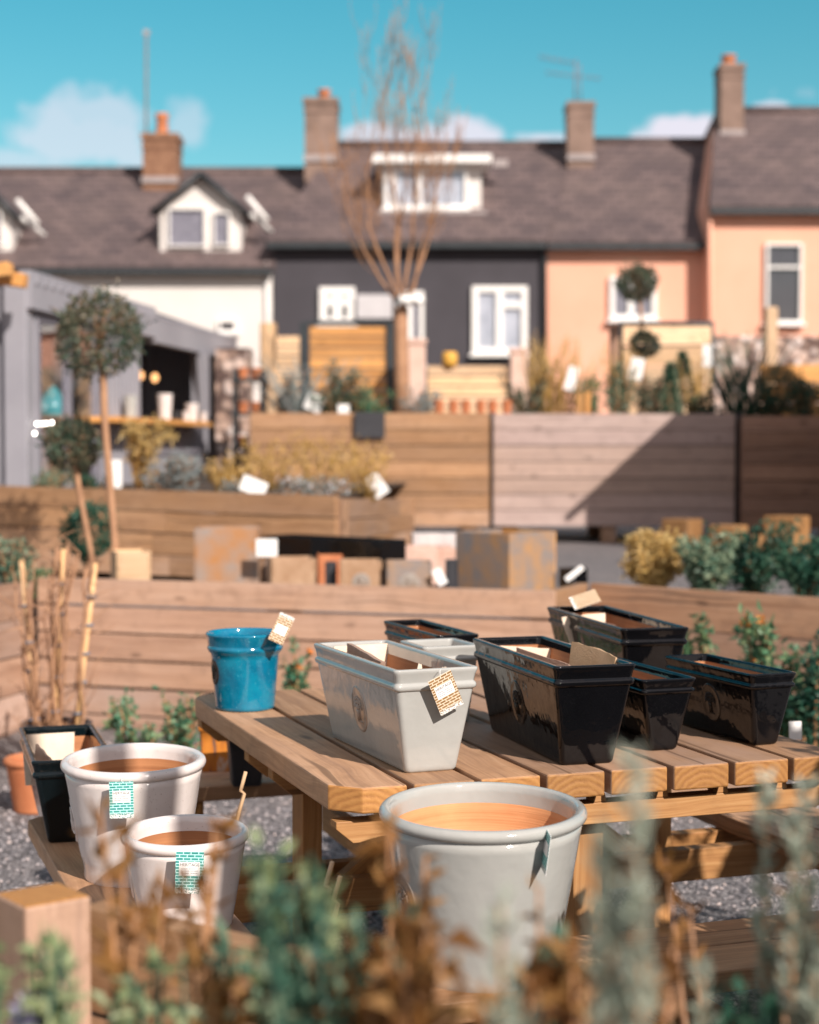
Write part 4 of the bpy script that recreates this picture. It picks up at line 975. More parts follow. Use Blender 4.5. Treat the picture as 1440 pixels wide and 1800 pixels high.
def chimney(parent, x0, x1, yt, yb, Y, mat, pots, dep=.7, cap=True, flash=True):
    a, b = at(x0, yt, Y), at(x1, yb, Y); w, h = b.x-a.x, a.z-b.z+.5; cx = (a.x+b.x)/2
    k = MB(); k.box((cx, Y, a.z-h/2), (w, dep, h)); 
    if cap: k.box((cx, Y, a.z-.06), (w*1.1, dep*1.1, .12)); k.box((cx, Y, a.z-.25), (w*1.05, dep*1.05, .08))
    o = k.build('chimney', mat, parent, world=True)
    for px, py, r in pots:
        c = at(px, py, Y); q = MB(); hh = c.z-a.z; q.lathe([(r*1.1, 0), (r, hh*.2), (r*.85, hh*.75), (r*1.05, hh*.82), (r*1.05, hh), (r*.7, hh), (r*.65, hh*.3)], 20, (c.x, Y, a.z)); q.build('chimney_pot', 'terracotta', o, world=True)
    if flash: q = MB(); q.box((cx, Y-dep/2-.02, b.z-.04), (w*1.06, .06, .12)); q.build('flashing', 'lead', o, world=True)
    return o
# white house
t, rf = house('white_house', 'white rendered house with dark slate roof and gabled white dormers', -420, 478, 458, 302, 'white_wall', rx=482, rrp=556)
wh = t
chimney(t, 256, 316, 240, 318, 35.2, 'chimney_brick', [(285, 200, .13)], .8)
for nm, x0, x1, xr, wins in (('left', -45, 22, 62, [(-30, 5, 372, 432, ())]), ('main', 281, 424, 450, [(296, 362, 366, 434, ()), (375, 405, 373, 432, ())])):
    Yd = 32.35; a, b = at(x0, 372 if nm == 'left' else 366, Yd), at(x1, 447, Yd); pk = at((x0+x1)/2+2, 340 if nm == 'left' else 307, Yd); xc = (a.x+b.x)/2; ybk = 35.0
    if nm == 'left': pk = at(-12, 338, Yd)
    k = MB(); F = [(a.x, b.z), (b.x, b.z), (b.x, a.z), (pk.x, pk.z), (a.x, a.z)]
    k.loft([[V((x, Yd, z)) for x, z in F], [V((x, ybk, z)) for x, z in F]], capb=True)
    for f in range(len(k.sm)): k.sm[f] = False
    d = k.build('dormer', 'white_wall', t, world=True)
    for w_ in wins: window(d, w_[0], w_[1], w_[2], w_[3], Yd-.03, curtain='blind', fw=.028, sill=False)
    q = MB()
    for s_, e in ((-1, a), (1, b)):
        ex_ = e.x+s_*.16; ez_ = a.z-.16*(pk.z-a.z)/abs(pk.x-e.x)
        if s_ < 0: slab(q, [(ex_, ybk, ez_+.07), (ex_, Yd-.15, ez_+.07), (pk.x, Yd-.15, pk.z+.07), (pk.x, ybk, pk.z+.07)], .09)
        else: slab(q, [(ex_, Yd-.15, ez_+.07), (ex_, ybk, ez_+.07), (pk.x, ybk, pk.z+.07), (pk.x, Yd-.15, pk.z+.07)], .09)
    q.build('dormer_roof', 'slate', d, world=True)
    q = MB()
    for s_, e in ((-1, a), (1, b)): ex_ = e.x+s_*.16; ez_ = a.z-.16*(pk.z-a.z)/abs(pk.x-e.x); q.tube([(ex_, Yd-.18, ez_), (pk.x, Yd-.18, pk.z+.0)], .055, 5)
    q.build('bargeboard', 'dark_metal', d, world=True)
    q = MB(); ez_ = b.z+.2; q.tube([(b.x+.2, Yd-.1, a.z-.12), (b.x+.55, Yd+.25, a.z-.42)], .05, 6); q.tube([(b.x+.12, Yd-.12, a.z+.20), (b.x+.5, Yd-.1, a.z-.25)], .06, 6); q.build('white_gutter', 'white_paint', d, world=True)
window(t, 384, 416, 563, 584, HD-.03, curtain='dark_in', fw=.04, pane=False)
q = MB(); q.tube([at(470, 462, HD-.06), at(472, 700, HD-.06)], .04, 6); q.build('downpipe', 'white_paint', t, world=True)
# charcoal house and peach house share a roof line
t, rf = house('charcoal_house', 'charcoal black house with a white box dormer and white windows', 480, 960, 412, 256, 'black_wall', lx=470, hipl=588, rrp=1012)
bh = t
chimney(t, 538, 594, 180, 282, 35.0, 'chimney_render', [(570, 158, .13)], 1.0)
Yd = 33.0; a, b = at(672, 290, Yd), at(846, 372, Yd); k = MB(); k.box(((a.x+b.x)/2, Yd+1.2, (a.z+b.z)/2), (b.x-a.x, 2.4, a.z-b.z)); d = k.build('dormer', 'white_wall', t, world=True)
k = MB(); k.box(((a.x+b.x)/2, Yd+1.1, a.z+.075), (b.x-a.x+.36, 2.9, .15)); k.build('dormer_roof', 'white_paint', d, world=True)
k = MB(); k.box(((a.x+b.x)/2, Yd-.1, b.z-.05), (b.x-a.x+.2, .35, .06)); k.build('apron_flashing', 'lead', d, world=True)
window(d, 676, 822, 296, 366, Yd-.03, mull=(.12, .42), curtain='curtain', fw=.06)
window(t, 562, 624, 505, 572, HD-.03, mull=(.5,), trans=((0, 1, .38),), curtain='dark_in', fw=.14)
q = MB(); a, b = at(627, 518, HD-.12), at(690, 560, HD-.12); q.box(((a.x+b.x)/2, HD-.12, (a.z+b.z)/2), (b.x-a.x, .16, a.z-b.z)); q.build('awning_box', 'shutter_grey', t, world=True)
window(t, 697, 745, 512, 640, HD-.03, mull=(.5,), curtain='blind', fw=.08)
window(t, 830, 927, 503, 622, HD-.03, mull=(.5,), trans=((.5, 1, .28),), curtain='curtain', fw=.11)
q = MB(); q.tube([at(950, 420, HD-.1), at(957, 436, HD-.07), at(958, 700, HD-.07)], .05, 6); q.build('downpipe', 'dark_metal', t, world=True)
q = MB(); q.box(at(880, 298, 33.6)+V((0, 0, .12)), (.28, .12, .14)); q.build('roof_vent', 'lead', t, world=True)
t, rf = house('peach_house', 'peach rendered house under the shared slate roof with one window behind the topiary', 961, 1243, 414, 250, 'peach_wall', rx=1243, rlp=1012, rrp=1264)
chimney(t, 996, 1041, 184, 278, 34.9, 'chimney_render', [], .7)
window(t, 1072, 1154, 486, 562, HD-.03, mull=(.45,), curtain='blind', fw=.09)
ph = t
# tall peach house
t, rf = house('tall_peach_house', 'taller peach house at the right with a tall dark sash window', 1244, 1700, 352, 196, 'peach_wall', y0=31.6, yr=35.2, lx=1244, rlp=1258)
chimney(t, 1262, 1302, 118, 236, 34.6, 'chimney_render', [(1281, 98, .15)], .7)
window(t, 1346, 1409, 428, 568, 31.57, trans=((0, 1, .30),), curtain='dark_in', fw=.045)
q = MB(); q.tube([at(1249, 372, 31.5), at(1249, 700, 31.5)], .04, 6); q.build('downpipe', 'peach_wall', t, world=True)
a = at(1248, 250, 33); q = MB(); q.poly([(a.x-.02, 31.6, 5.5), (a.x-.02, 35.2, 8.1), (a.x-.02, 38.6, 5.6)]); 
# aerials
t = thing('aerial_pole', 'tall thin aerial pole rising beside the brick chimney of the white house', 'aerial', at(257, 300, 35.1)); k = MB(); k.tube([at(257, 305, 35.1), at(257.5, 55, 35.1)], .026, 6); k.build('pole', 'chimney_render', t, world=True)
k = MB(); k.box(at(257.5, 57, 35.1), (.12, .06, .10)); k.build('pole_head', 'lead', t, world=True)
t = thing('tv_aerial', 'branched television aerial on the chimney between charcoal and peach house', 'aerial', at(1013, 184, 34.9)); k = MB()
k.tube([at(1011, 184, 34.9), at(1013, 104, 34.9)], .018, 6); k.tube([at(1021, 184, 34.9), at(1020, 112, 34.9)], .013, 6); k.build('mast', 'grey_dark', t, world=True)
k = MB(); A = at(950, 100, 34.6); B = at(1015, 112, 34.9); Cc, Dd = at(962, 128, 34.7), at(1056, 138, 35.1)
for p, q_ in ((A, B), (Cc, Dd)):
    k.tube([p, q_], .010, 5)
    for f in (.0, .15, .3, .45, .6, .8, .95): c = p.lerp(q_, f); k.tube([c+V((0, -.18, 0)), c+V((0, .18, 0))], .006, 4); k.tube([c+V((0, 0, -.07)), c+V((0, 0, .07))], .006, 4)
k.build('antenna_arms', 'grey_dark', t, world=True)

# a gabled store just outside the picture at the right: its roof edge throws the slanting shade on the planters
t = thing('garden_store', 'timber store with a steep gabled roof beyond the right edge', 'shed', (5.2, 13.3, TZ)); k = MB()
PW1, PW2 = at(1195, 728, 15.0), at(978, 920, 15.0); sd = V((.437, -.693, .571)); q1 = PW1+sd*(2.8/.693); q2 = PW2+sd*(2.8/.693)
sl = (q1.z-q2.z)/(q1.x-q2.x); xe = 3.12; ze = q2.z+(xe-q2.x)*sl; xr_ = xe+2.1; zr_ = ze+2.1*sl
SH = .262                                           # its side is skewed along the view edge so it stays unseen
F = [(xe+.06, TZ), (xr_*2-xe-.06, TZ), (xr_*2-xe-.06, ze+.06*sl-.02), (xr_, zr_-.02), (xe+.06, ze+.06*sl-.02)]
k.loft([[V((x+SH*.15, 12.35, z)) for x, z in F], [V((x+SH*2, 14.2, z)) for x, z in F]], capt=True); k.sm = [False]*len(k.sm); k.build('wall', 'brown_wood', t, world=True)
k = MB(); o_ = SH*2.1; slab(k, [(xe+o_, 14.3, ze), (xe, 12.2, ze), (xr_, 12.2, zr_), (xr_+o_, 14.3, zr_)], .06); slab(k, [(2*xr_-xe, 12.2, ze), (2*xr_-xe+o_, 14.3, ze), (xr_+o_, 14.3, zr_), (xr_, 12.2, zr_)], .06); k.build('roof', 'slate', t, world=True)
# timber pole beyond the right edge: the upright shade on the cream pots
t = thing('timber_pole', 'tall timber pole beyond the right edge', 'pole', (1.36, .83, 0)); k = MB(); k.tube([(0, 0, 0), (0, 0, 2), (0, 0, 4.2)], .05, 12); k.build('shaft', 'beam', t)

# ------------------------------------------------------------------ plants
def ball(k, c, rad, n, L, W, squash=1.0, shell=.45, mi=0, up=.25, lump=.22, jit=None):
    c = V(c); lumps = [(rvec(), rng.uniform(-lump, lump)) for _ in range(14)]
    for _ in range(n):
        d = rvec(); f = 1 + sum(a*max(0, d.dot(v))**4 for v, a in lumps)
        rr = rad*f*(shell + (1-shell)*rng.random()**.45); p = c + V((d.x*rr, d.y*rr, d.z*rr*squash))
        k.leaf(p, d*.8 + rvec(up)*.9, L*rng.uniform(.6, 1.3), W*rng.uniform(.7, 1.3), mi, curl=rng.uniform(0, .25))
    for _ in range(n//90):                             # stray shoots
        d = rvec(.2); b = c + V((d.x, d.y, d.z*squash))*rad*.9; e = b + (d+rvec()*.5)*rad*rng.uniform(.15, .38)
        for j in range(9): k.leaf(b.lerp(e, j/8), d + rvec()*.8, L, W*.9, mi)
def topiary(name, label, base, trunk, balls, leafmat='lf_topiary', cat='topiary tree', rt=.018, n=3600, L=.030, W=.016, group=None):
    t = thing(name, label, cat, base, 0, group); k = MB(); k.tube(trunk, [rt*1.15]+[rt]*(len(trunk)-2)+[rt*.8], 8)
    for c, r, s in balls:
        for _ in range(10): d = rvec(.6); k.tube([V(c)-V((0, 0, r*.7*s)), V(c)+d*r*.35, V(c)+d*r*.75], [rt*.5, rt*.3, rt*.12], 4)
    k.build('trunk', 'bark', t, world=True)
    for c, r, s in balls:
        q = MB(); ball(q, c, r, int(n*min(1, (r/.25)**1.4)), L, W, s); q.build('crown', leafmat, t, world=True)
    return t
Y = 9.55; c = at(172, 587, Y)
topiary('topiary_tree', 'tall lollipop topiary with a big round crown in a pale wooden tub', (at(204, 970, Y).x, Y, TZ), [V((at(206, 970, Y).x, Y, TZ+.02)), at(203, 970, Y), at(194, 860, Y), at(184, 740, Y), at(181, 655, Y), at(176, 620, Y)], [(c, .232, .94)], rt=.021)
Y = 9.75; c = at(128, 783, Y)
topiary('topiary_tree', 'shorter topiary with a smaller crown on a slanting stem left of the tall one', (at(168, 1000, Y).x, Y, TZ), [V((at(170, 1000, Y).x, Y, TZ)), at(164, 990, Y), at(150, 920, Y), at(139, 860, Y), at(132, 810, Y)], [(c, .155, 1.0)], rt=.017)
Y = 10.2; c = at(152, 936, Y)
topiary('round_shrub', 'dark round clipped shrub low behind the topiary stems', (c.x, Y, TZ), [V((c.x, Y, TZ)), V((c.x, Y, TZ+.1)), c], [(c, .155, 1.05)], 'lf_dark', 'shrub')
Y = 15.9; c1, c2 = at(1122, 496, Y), at(1133, 604, Y)
topiary('topiary_tree', 'two ball topiary standing before the window of the peach house', (c2.x, Y, z15-.1), [V((c2.x-.03, Y, z15-.1)), c2, at(1128, 560, Y), c1], [(c1, .175, .95), (c2, .125, .95)], rt=.016, L=.04, W=.02, n=2600)

def bush(name, label, base, n, rad, h, L, W, mat, stems=9, cat='bush', twig='twig', group=None, flower=None, lean=.0, up=.4):
    """leafy plant: curved stems from the base with leaves along them and leaf clumps at their ends."""
    t = thing(name, label, cat, base, 0, group); b = V(base); k = MB(); q = MB(); f = MB()
    for i in range(stems):
        a = rng.random()*6.283; rr = rad*rng.random()**.6; top = b+V((rr*math.cos(a), rr*math.sin(a)*.8, h*rng.uniform(.42, 1)))
        mid = b.lerp(top, .5)+V((rng.gauss(0, .1)*rad, rng.gauss(0, .1)*rad, h*.08)); pts = [b, mid, top]
        k.tube(pts, [.006+.008*h, .005+.004*h, .003], 5)
        m_ = n//stems
        for _ in range(m_):
            s = .15+.85*rng.random()**.7; p = (b.lerp(mid, s*2) if s < .5 else mid.lerp(top, s*2-1)) + rvec()*rad*.3*rng.random()
            q.leaf(p, rvec(up), L*rng.uniform(.6, 1.25), W*rng.uniform(.7, 1.25), curl=rng.uniform(-.1, .3))
        if flower and rng.random() < flower[1]:
            f = MB()
            for _ in range(9): f.leaf(top, rvec(.6), flower[2], flower[2]*.6, curl=.2)
            f.build('flower', flower[0], t, world=True)
    k.build('stems', twig, t, world=True); q.build('leaves', mat, t, world=True)
    return t
def pbush(name, label, px, pyt, Y, zb, wpx, n, L, W, mat, **kw):
    a = at(px, pyt, Y); return bush(name, label, (a.x, Y, zb), n, wpx/2/3000*Y, a.z-zb, L, W, mat, **kw)
# behind the low wall at the right
pbush('yellow_bush', 'bright yellow leaved bush behind the right retaining wall', 1150, 938, 9.6, TZ, 116, 6500, .028, .02, 'lf_yellow', stems=26)
pbush('evergreen_bush', 'light edged green bush beside the yellow one', 1240, 946, 9.3, TZ, 110, 1700, .05, .024, 'lf_teal', stems=14)
pbush('evergreen_bush', 'tallest dark evergreen bush, in shade before the timber blocks', 1325, 922, 9.7, TZ, 180, 3000, .045, .02, 'lf_dark', stems=24)
pbush('evergreen_bush', 'dark bush at the right edge behind the wall', 1418, 948, 9.2, TZ, 130, 1900, .045, .022, 'lf_dark', stems=16)
# along the foot of the wall
pbush('leafy_shrub', 'upright green shrub at the foot of the wall right of the back trough', 1235, 1062, 7.6, 0, 80, 1500, .05, .022, 'lf_green', stems=12)
pbush('leafy_shrub', 'broad glossy green shrub with an orange bloom above the right trough', 1345, 1086, 7.1, 0, 150, 1700, .055, .024, 'lf_green', stems=20, flower=('petal_orange', .22, .03))
pbush('leafy_shrub', 'dark shrub at the right edge at the foot of the wall', 1432, 1095, 6.9, 0, 90, 1300, .05, .022, 'lf_dark', stems=10)
pbush('flowering_plant', 'small plant with orange flowers right of the blue pot', 525, 1112, 7.7, 0, 60, 800, .035, .02, 'lf_green', stems=14, flower=('petal_orange', .45, .028))
pbush('leafy_shrub', 'sparse green plant at the wall foot left of the table', 322, 1212, 7.6, 0, 110, 520, .035, .02, 'lf_green', stems=14, cat='shrub')
pbush('leafy_shrub', 'low sparse plant at the wall foot between canes and table', 238, 1222, 7.5, 0, 100, 600, .035, .02, 'lf_green', stems=10, cat='shrub')
pbush('leafy_shrub', 'grey green bush at the left edge above the side wall', 18, 945, 8.9, TZ, 90, 900, .035, .016, 'lf_teal', stems=16, cat='shrub')
pbush('leafy_shrub', 'small bright green plant behind the corner of the left walls', 62, 1000, 9.2, TZ, 60, 400, .035, .018, 'lf_green', stems=10, cat='shrub')
# in the planter before the cabin
ps = PZ
pbush('sage_bush', 'grey blue bushy plant in the planter under the cabin hatch', 308, 800, 11.6, ps-.05, 125, 2400, .03, .012, 'lf_sage', stems=34)
pbush('yellow_green_shrub', 'yellow green upright shrub in the planter right of the tall topiary stem', 243, 742, 11.9, ps-.05, 60, 900, .04, .015, 'lf_ochre', stems=16, cat='shrub')
pbush('low_plant', 'low green plant in the planter at the foot of the cabin door', 75, 828, 11.7, ps-.05, 130, 900, .03, .012, 'lf_teal', stems=20, cat='plant')
pbush('low_plant', 'low green plant at the left end of the planter', 2, 812, 11.8, ps-.05, 50, 500, .03, .012, 'lf_green', stems=10, cat='plant')
pbush('low_plant', 'dark low plant between the two topiary stems in the planter', 165, 832, 11.7, ps-.05, 60, 500, .03, .012, 'lf_dark', stems=12, cat='plant')
t = thing('fern', 'pale dry arching fern in the planter before the cabin apron', 'fern', (at(268, 800, 11.8).x, 11.8, ps)); k = MB()
for i in range(16):
    a = rng.random()*6.28; b = V((at(268, 800, 11.8).x, 11.8, ps)); h = rng.uniform(.3, .5); w_ = rng.uniform(.08, .2)
    pts = [b, b+V((math.cos(a)*w_*.3, math.sin(a)*w_*.3, h*.8)), b+V((math.cos(a)*w_*.8, math.sin(a)*w_*.8, h)), b+V((math.cos(a)*w_*1.3, math.sin(a)*w_*1.3, h*.8))]
    for j in range(30): s = rng.random()*2.99; p = pts[int(s)].lerp(pts[int(s)+1], s-int(s)); k.leaf(p, rvec(), .05, .012)
k.build('fronds', 'lf_yellow', t, world=True)
def wispy(name, label, px, pyt, Y, zb, wpx, n, mat, h0=.6, thick=.003, leaves=0, lmat=None, cat='plant', spread=.35, group=None):
    a = at(px, pyt, Y); r = wpx/2/3000*Y; H = a.z-zb; t = thing(name, label, cat, (a.x, Y, zb), 0, group); k = MB(); q = MB()
    for _ in range(n):
        b = V((a.x+rng.uniform(-r, r)*.5, Y+rng.uniform(-r, r)*.4, zb)); h = H*rng.uniform(h0, 1); d = V((rng.uniform(-1, 1)*r*spread*2, rng.uniform(-1, 1)*r*.5, 0))
        pts = [b, b+d*.35+EZ*h*.5, b+d+EZ*h]; k.tube(pts, [thick, thick*.8, thick*.4], 4)
        for _ in range(leaves): s = rng.random(); q.leaf(pts[1].lerp(pts[2], s)+rvec()*.02, rvec(.5), .035, .016)
    k.build('stems', mat, t, world=True)
    if leaves: q.build('leaves', lmat or mat, t, world=True)
    return t
for i, (px, py, w_, lab) in enumerate(((470, 770, 100, 'left clump of ochre dry stems before the ochre planter'), (560, 752, 110, 'middle clump of ochre dry stems before the ochre planter'), (640, 775, 80, 'right clump of ochre dry stems before the ochre planter'), (400, 800, 70, 'ochre dry stems beside the gabion pillar'))):
    wispy('ochre_plant', lab, px, py, 12.4-.3*i, ps-.1, w_, 60, 'lf_ochre', leaves=5, lmat='lf_ochre', group='ochre dry stems in the planter', spread=.6)
pbush('low_plant', 'pale flowering ground plant between the two tipped white labels', 552, 838, 11.4, ps-.1, 150, 900, .03, .014, 'lf_sage', stems=30, cat='plant', flower=('petal_white', .4, .022))
pbush('low_plant', 'small grey plant left of the tipped white label', 412, 846, 10.9, ps-.1, 60, 400, .03, .014, 'lf_sage', stems=12, cat='plant')
# on the tall planters
def grass(label, px, pyt, wpx, n, Y=15.5, mat='lf_dark', thick=.008, name='spiky_grass', zb=None): return wispy(name, label, px, pyt, Y, z15-.12 if zb is None else zb, wpx, n, mat, .55, thick, cat='ornamental grass', spread=.9)
grass('spiky dark grass left of the slatted fence panel', 540, 622, 110, 60, mat='lf_sage'); grass('dark spiky grass beside the foot of the arch', 1318, 578, 90, 60); grass('smaller spiky grass at the corner of the dark brown planter', 1292, 610, 40, 26)
zt2 = z15-.12
for args in ((600, 645, 90, 700, 'lf_topiary', 'dark bushy plant before the slatted fence panel'), (505, 660, 60, 300, 'lf_sage', 'grey green plant left of the spiky grass'), (640, 695, 90, 500, 'lf_green', 'bright green low plant under the slatted fence panel'), (572, 700, 60, 260, 'lf_green', 'bright green leaves beside the white round label'), (742, 690, 70, 300, 'lf_sage', 'low grey plant at the foot of the pink pillar'), (925, 660, 70, 500, 'lf_topiary', 'brownish bush left of the dry stems on the pale planter'), (1090, 640, 60, 450, 'lf_teal', 'teal green plant at the left foot of the arch'), (1150, 670, 70, 500, 'lf_topiary', 'dark plant under the two ball topiary'), (1035, 668, 60, 350, 'lf_green', 'green plant among the dry stems'), (1245, 690, 50, 260, 'lf_dark', 'low dark plant at the right foot of the arch'), (1365, 668, 60, 400, 'lf_dark', 'dark plant before the sleeper wall'), (1420, 660, 80, 600, 'lf_dark', 'dark plant at the right end of the brown planter')):
    px, py, w_, n_, mat, lab = args; pbush('border_plant', lab, px, py-12, 15.5, zt2, w_*1.25, int(n_*1.7), .045, .022, mat, stems=14, cat='plant')
def conifer(label, px, pyt, wpx, Y, mat='lf_dark'):
    a = at(px, pyt, Y); h = a.z-zt2; r = wpx/2/3000*Y; t = thing('conifer', label, 'conifer', (a.x, Y, zt2)); k = MB(); k.tube([(a.x, Y, zt2), (a.x, Y, a.z)], [.02, .004], 6); k.build('trunk', 'twig', t, world=True)
    k = MB()
    for _ in range(900): f = rng.random(); d = rvec(); p = V((a.x+d.x*r*(1-f)*1.1, Y+d.y*r*(1-f), zt2+h*f)); k.leaf(p, V((d.x, d.y, .5)), .06, .02)
    k.build('crown', mat, t, world=True)
conifer('small dark conifer within the arch', 1200, 622, 66, 15.7); conifer('slim teal conifer left of the dark one within the arch', 1178, 640, 36, 15.4, 'lf_teal')
for px, py, w_, n_, lab in ((965, 582, 80, 44, 'ochre dry stems beside the charcoal house corner'), (1000, 590, 100, 40, 'ochre dry stems with seed heads before the peach wall'), (940, 575, 40, 16, 'tall dry canes left of the ochre stems'), (1090, 600, 60, 26, 'ochre stems at the left upright of the arch'), (1225, 620, 60, 26, 'dry stems at the right upright of the arch')):
    wispy('seed_head_plant', lab, px, py, 15.6, zt2, w_, n_, 'lf_ochre', .6, .007, leaves=4, lmat='lf_ochre', group='dry stems on the tall planters', spread=.5)
for px, py, lab in ((1020, 690, 'first ochre wooden stake before the peach wall'), (1034, 688, 'second ochre wooden stake right beside the first')):
    a = at(px, py, 15.3); t = thing('wooden_stake', lab, 'stake', (a.x, 15.3, zt2)); k = MB(); k.box((0, 0, (a.z-zt2)/2+.0), (.05, .03, a.z-zt2), grain=2); k.build('stake', 'orange_wood', t)

# bare multi-stemmed tree on the ochre planter
Y = 15.9; base = at(706, 720, Y); base.z = z15-.15
t = thing('bare_tree', 'bare young tree with upswept orange brown stems before the charcoal house', 'tree', base); k = MB(); fork = at(706, 540, Y)
k.tube([base, at(706, 650, Y), at(705, 590, Y), fork], [.080, .072, .068, .064], 10)
q = MB()
def limb(kk, pts, r0, r1, depth, seed_n):
    n = len(pts); kk.tube(pts, [r0+(r1-r0)*i/(n-1) for i in range(n)], 6 if r0 > .012 else 4)
    if depth:
        for _ in range(seed_n):
            s = rng.uniform(.25, .98)*(n-1); i = min(int(s), n-2); p = pts[i].lerp(pts[i+1], s-i); d = (pts[i+1]-pts[i]).normalized()
            side = rvec(); side = (side-d*side.dot(d)).normalized(); L = rng.uniform(.18, .5)*(1 if depth > 1 else .5)
            e = p+d*L*.62+side*L*.42+EZ*L*.4; mid = p.lerp(e, .5)+side*L*.10
            limb(q, [p, mid, e, e+EZ*L*.35+d*L*.15], max(.003, r1*.7), .0022, depth-1, 4)
B = [[(706, 540), (690, 520), (668, 490), (640, 440), (615, 380), (600, 330), (590, 290)], [(705, 540), (690, 500), (664, 440), (648, 400), (650, 350), (645, 300), (672, 230), (664, 80)],
     [(706, 540), (697, 480), (695, 430), (700, 380), (690, 320), (676, 250), (680, 170), (672, 130)], [(706, 535), (698, 470), (702, 400), (712, 330), (715, 260), (708, 180), (699, 66)],
     [(708, 540), (726, 500), (745, 450), (760, 400), (768, 350), (760, 290), (745, 200), (735, 120)], [(708, 540), (728, 505), (738, 450), (756, 380), (775, 300), (790, 230)], [(707, 540), (715, 480), (725, 420), (728, 340), (735, 250), (722, 150), (727, 90)]]
for i, b in enumerate(B):
    pts = [at(x, y, Y+(-.25+.5*rng.random())*min(1, j*.35)) for j, (x, y) in enumerate(b)]
    limb(k, pts, .0175, .003, 2, 15)
k.build('trunk', 'bark', t, world=True); q.build('twigs', 'twig', t, world=True)
a = at(718, 528, Y-.12); t = thing('tree_tie', 'pale cloth tie wrapped round the tree fork', 'tie', a); k = MB(); k.tube([a+V((-.09+.03*i, -.02+.02*math.sin(i*2), .02*math.sin(i*3))) for i in range(8)], .045, 8); k.build('cloth', 'white_paint', t, world=True)

# climbing plant tied to canes at the left
P = V((at(100, 1365, 7.6).x, 7.6, 0))
round_pot('round_pot', 'black pot holding the climbing plant and its canes before the wall', P, .16, .12, .24, 'plastic_dark', 'soil', lip=.012, clay_at=.03, group=G2)
t = thing('climbing_plant', 'leafless climbing plant with brown twisted stems tied to three canes', 'climbing plant', P+V((0, 0, .2))); cn = MB(); tie = MB()
Yc = 7.55
canes = [[(62, 1290), (58, 1220), (50, 1120), (38, 985)], [(96, 1290), (100, 1180), (104, 1070), (112, 965)], [(136, 1290), (144, 1190), (156, 1090), (168, 990)]]
for cpts in canes:
    cn = MB(); pts = [at(x, y, Yc+.08*i/3) for i, (x, y) in enumerate(cpts)]; b = pts[0].lerp(P+V((0, 0, .2)), .8); b.z = .21
    cn.tube([b]+pts, [.0125]*5, 8); cn.build('cane', 'cane', t, world=True)
    for s in (.35, .9, 1.4, 1.9, 2.4):
        p = pts[int(s)].lerp(pts[int(s)+1], s-int(s)); tie = MB(); tie.tube([p+V((-.026, -.012, 0)), p+V((0, -.022, .004)), p+V((.026, -.012, .006))], .006, 5); tie.build('tie', 'blue_tie', t, world=True)
k = MB(); q = MB()
for i in range(26):
    cx = rng.choice([0, 1, 2, 0, 1]); pth = []; off = rng.uniform(-22, 22)
    top = rng.choice([1, 2, 3, 3])
    for j, (x, y) in enumerate(canes[cx][:top+1]): pth.append(at(x+off*(.5+.3*j)*rng.uniform(.4, 1)+rng.uniform(-8, 8), y+rng.uniform(-20, 20), Yc+rng.uniform(-.06, .1)))
    b = P+V((rng.uniform(-.06, .06), rng.uniform(-.05, .05), .2)); pts = [b]+pth
    fine = []
    for a_, b_ in zip(pts, pts[1:]):
        for f in (0, .33, .66): fine.append(a_.lerp(b_, f)+rvec()*.012)
    fine.append(pts[-1]); r0 = rng.uniform(.004, .012); k.tube(fine, [r0*(1-.6*i_/len(fine)) for i_ in range(len(fine))], 5)
    for _ in range(4):
        p = rng.choice(fine[2:]); e = p+V((rng.uniform(-.15, .18), rng.uniform(-.06, .06), rng.uniform(-.04, .2))); k.tube([p, p.lerp(e, .5)+rvec()*.02, e], [.0035, .0025, .0015], 4)
k.build('stems', 'bark', t, world=True)

# foreground planter, right under the camera
Pp = at(70, 1578, 2.3)
t = thing('corner_post', 'square timber corner post of the planter in front at the left', 'post', (Pp.x, Pp.y+.02, 0)); k = MB(); k.box((0, 0, Pp.z/2), (.098, .098, Pp.z), R(38), grain=2, mie=1); k.build('post_body', ['wall_wood', 'plank_end'], t, bevel=.006)
a, b = at(158, 1597, 2.36), at(700, 1662, 2.10)
plank_wall('timber_edging', 'blurred timber edge of the front planter running right from the corner post', 'planter', (a.x-.01, a.y), (b.x, b.y), a.z, b.z-.05, .25, .15, 'planter_wood', joints=9, boards=4)
BZ = .56
k = MB(); k.prism([(-1.4, .35), (1.4, .35), (1.4, 2.15), (.0, 2.05), (-.38, 2.30), (-1.4, 2.30)], .15, BZ, lambda x, y, z: V((x, y, z))); o = k.build('front_planting_bed', 'soil'); tag(o, kind='structure')

def rosemary(label, px, pyt, Y, n, spread, thick=.011, h0=.5, mat='lf_rose', name='rosemary_plant', cat='herb'):
    a = at(px, pyt, Y); zb = BZ; H = a.z-zb; t = thing(name, label, cat, (a.x, Y, zb)); k = MB(); q = MB()
    for i in range(n):
        b = V((a.x+rng.uniform(-1, 1)*spread*.6, Y+rng.uniform(-1, 1)*spread*.5, zb)); h = H*(1 if i == 0 else rng.uniform(h0, 1)); e = b+V((rng.uniform(-1, 1)*spread*.6 if i else a.x-b.x, rng.uniform(-.5, .5)*spread, h))
        mid = b.lerp(e, .5)+V((rng.gauss(0, .006), rng.gauss(0, .006), 0)); k.tube([b, mid, e], [.003, .0025, .0012], 5)
        for j in range(int(h/.0019)):
            s = .1+.9*rng.random(); p = b.lerp(mid, s*2) if s < .5 else mid.lerp(e, s*2-1); d = rvec(); d.z = abs(d.z)*.6+.75; q.leaf(p, d, thick*2.4*(1.15-.5*s), .0058, curl=rng.uniform(-.2, .2))
    k.build('stems', 'twig', t, world=True); q.build('leaves', mat, t, world=True); return t
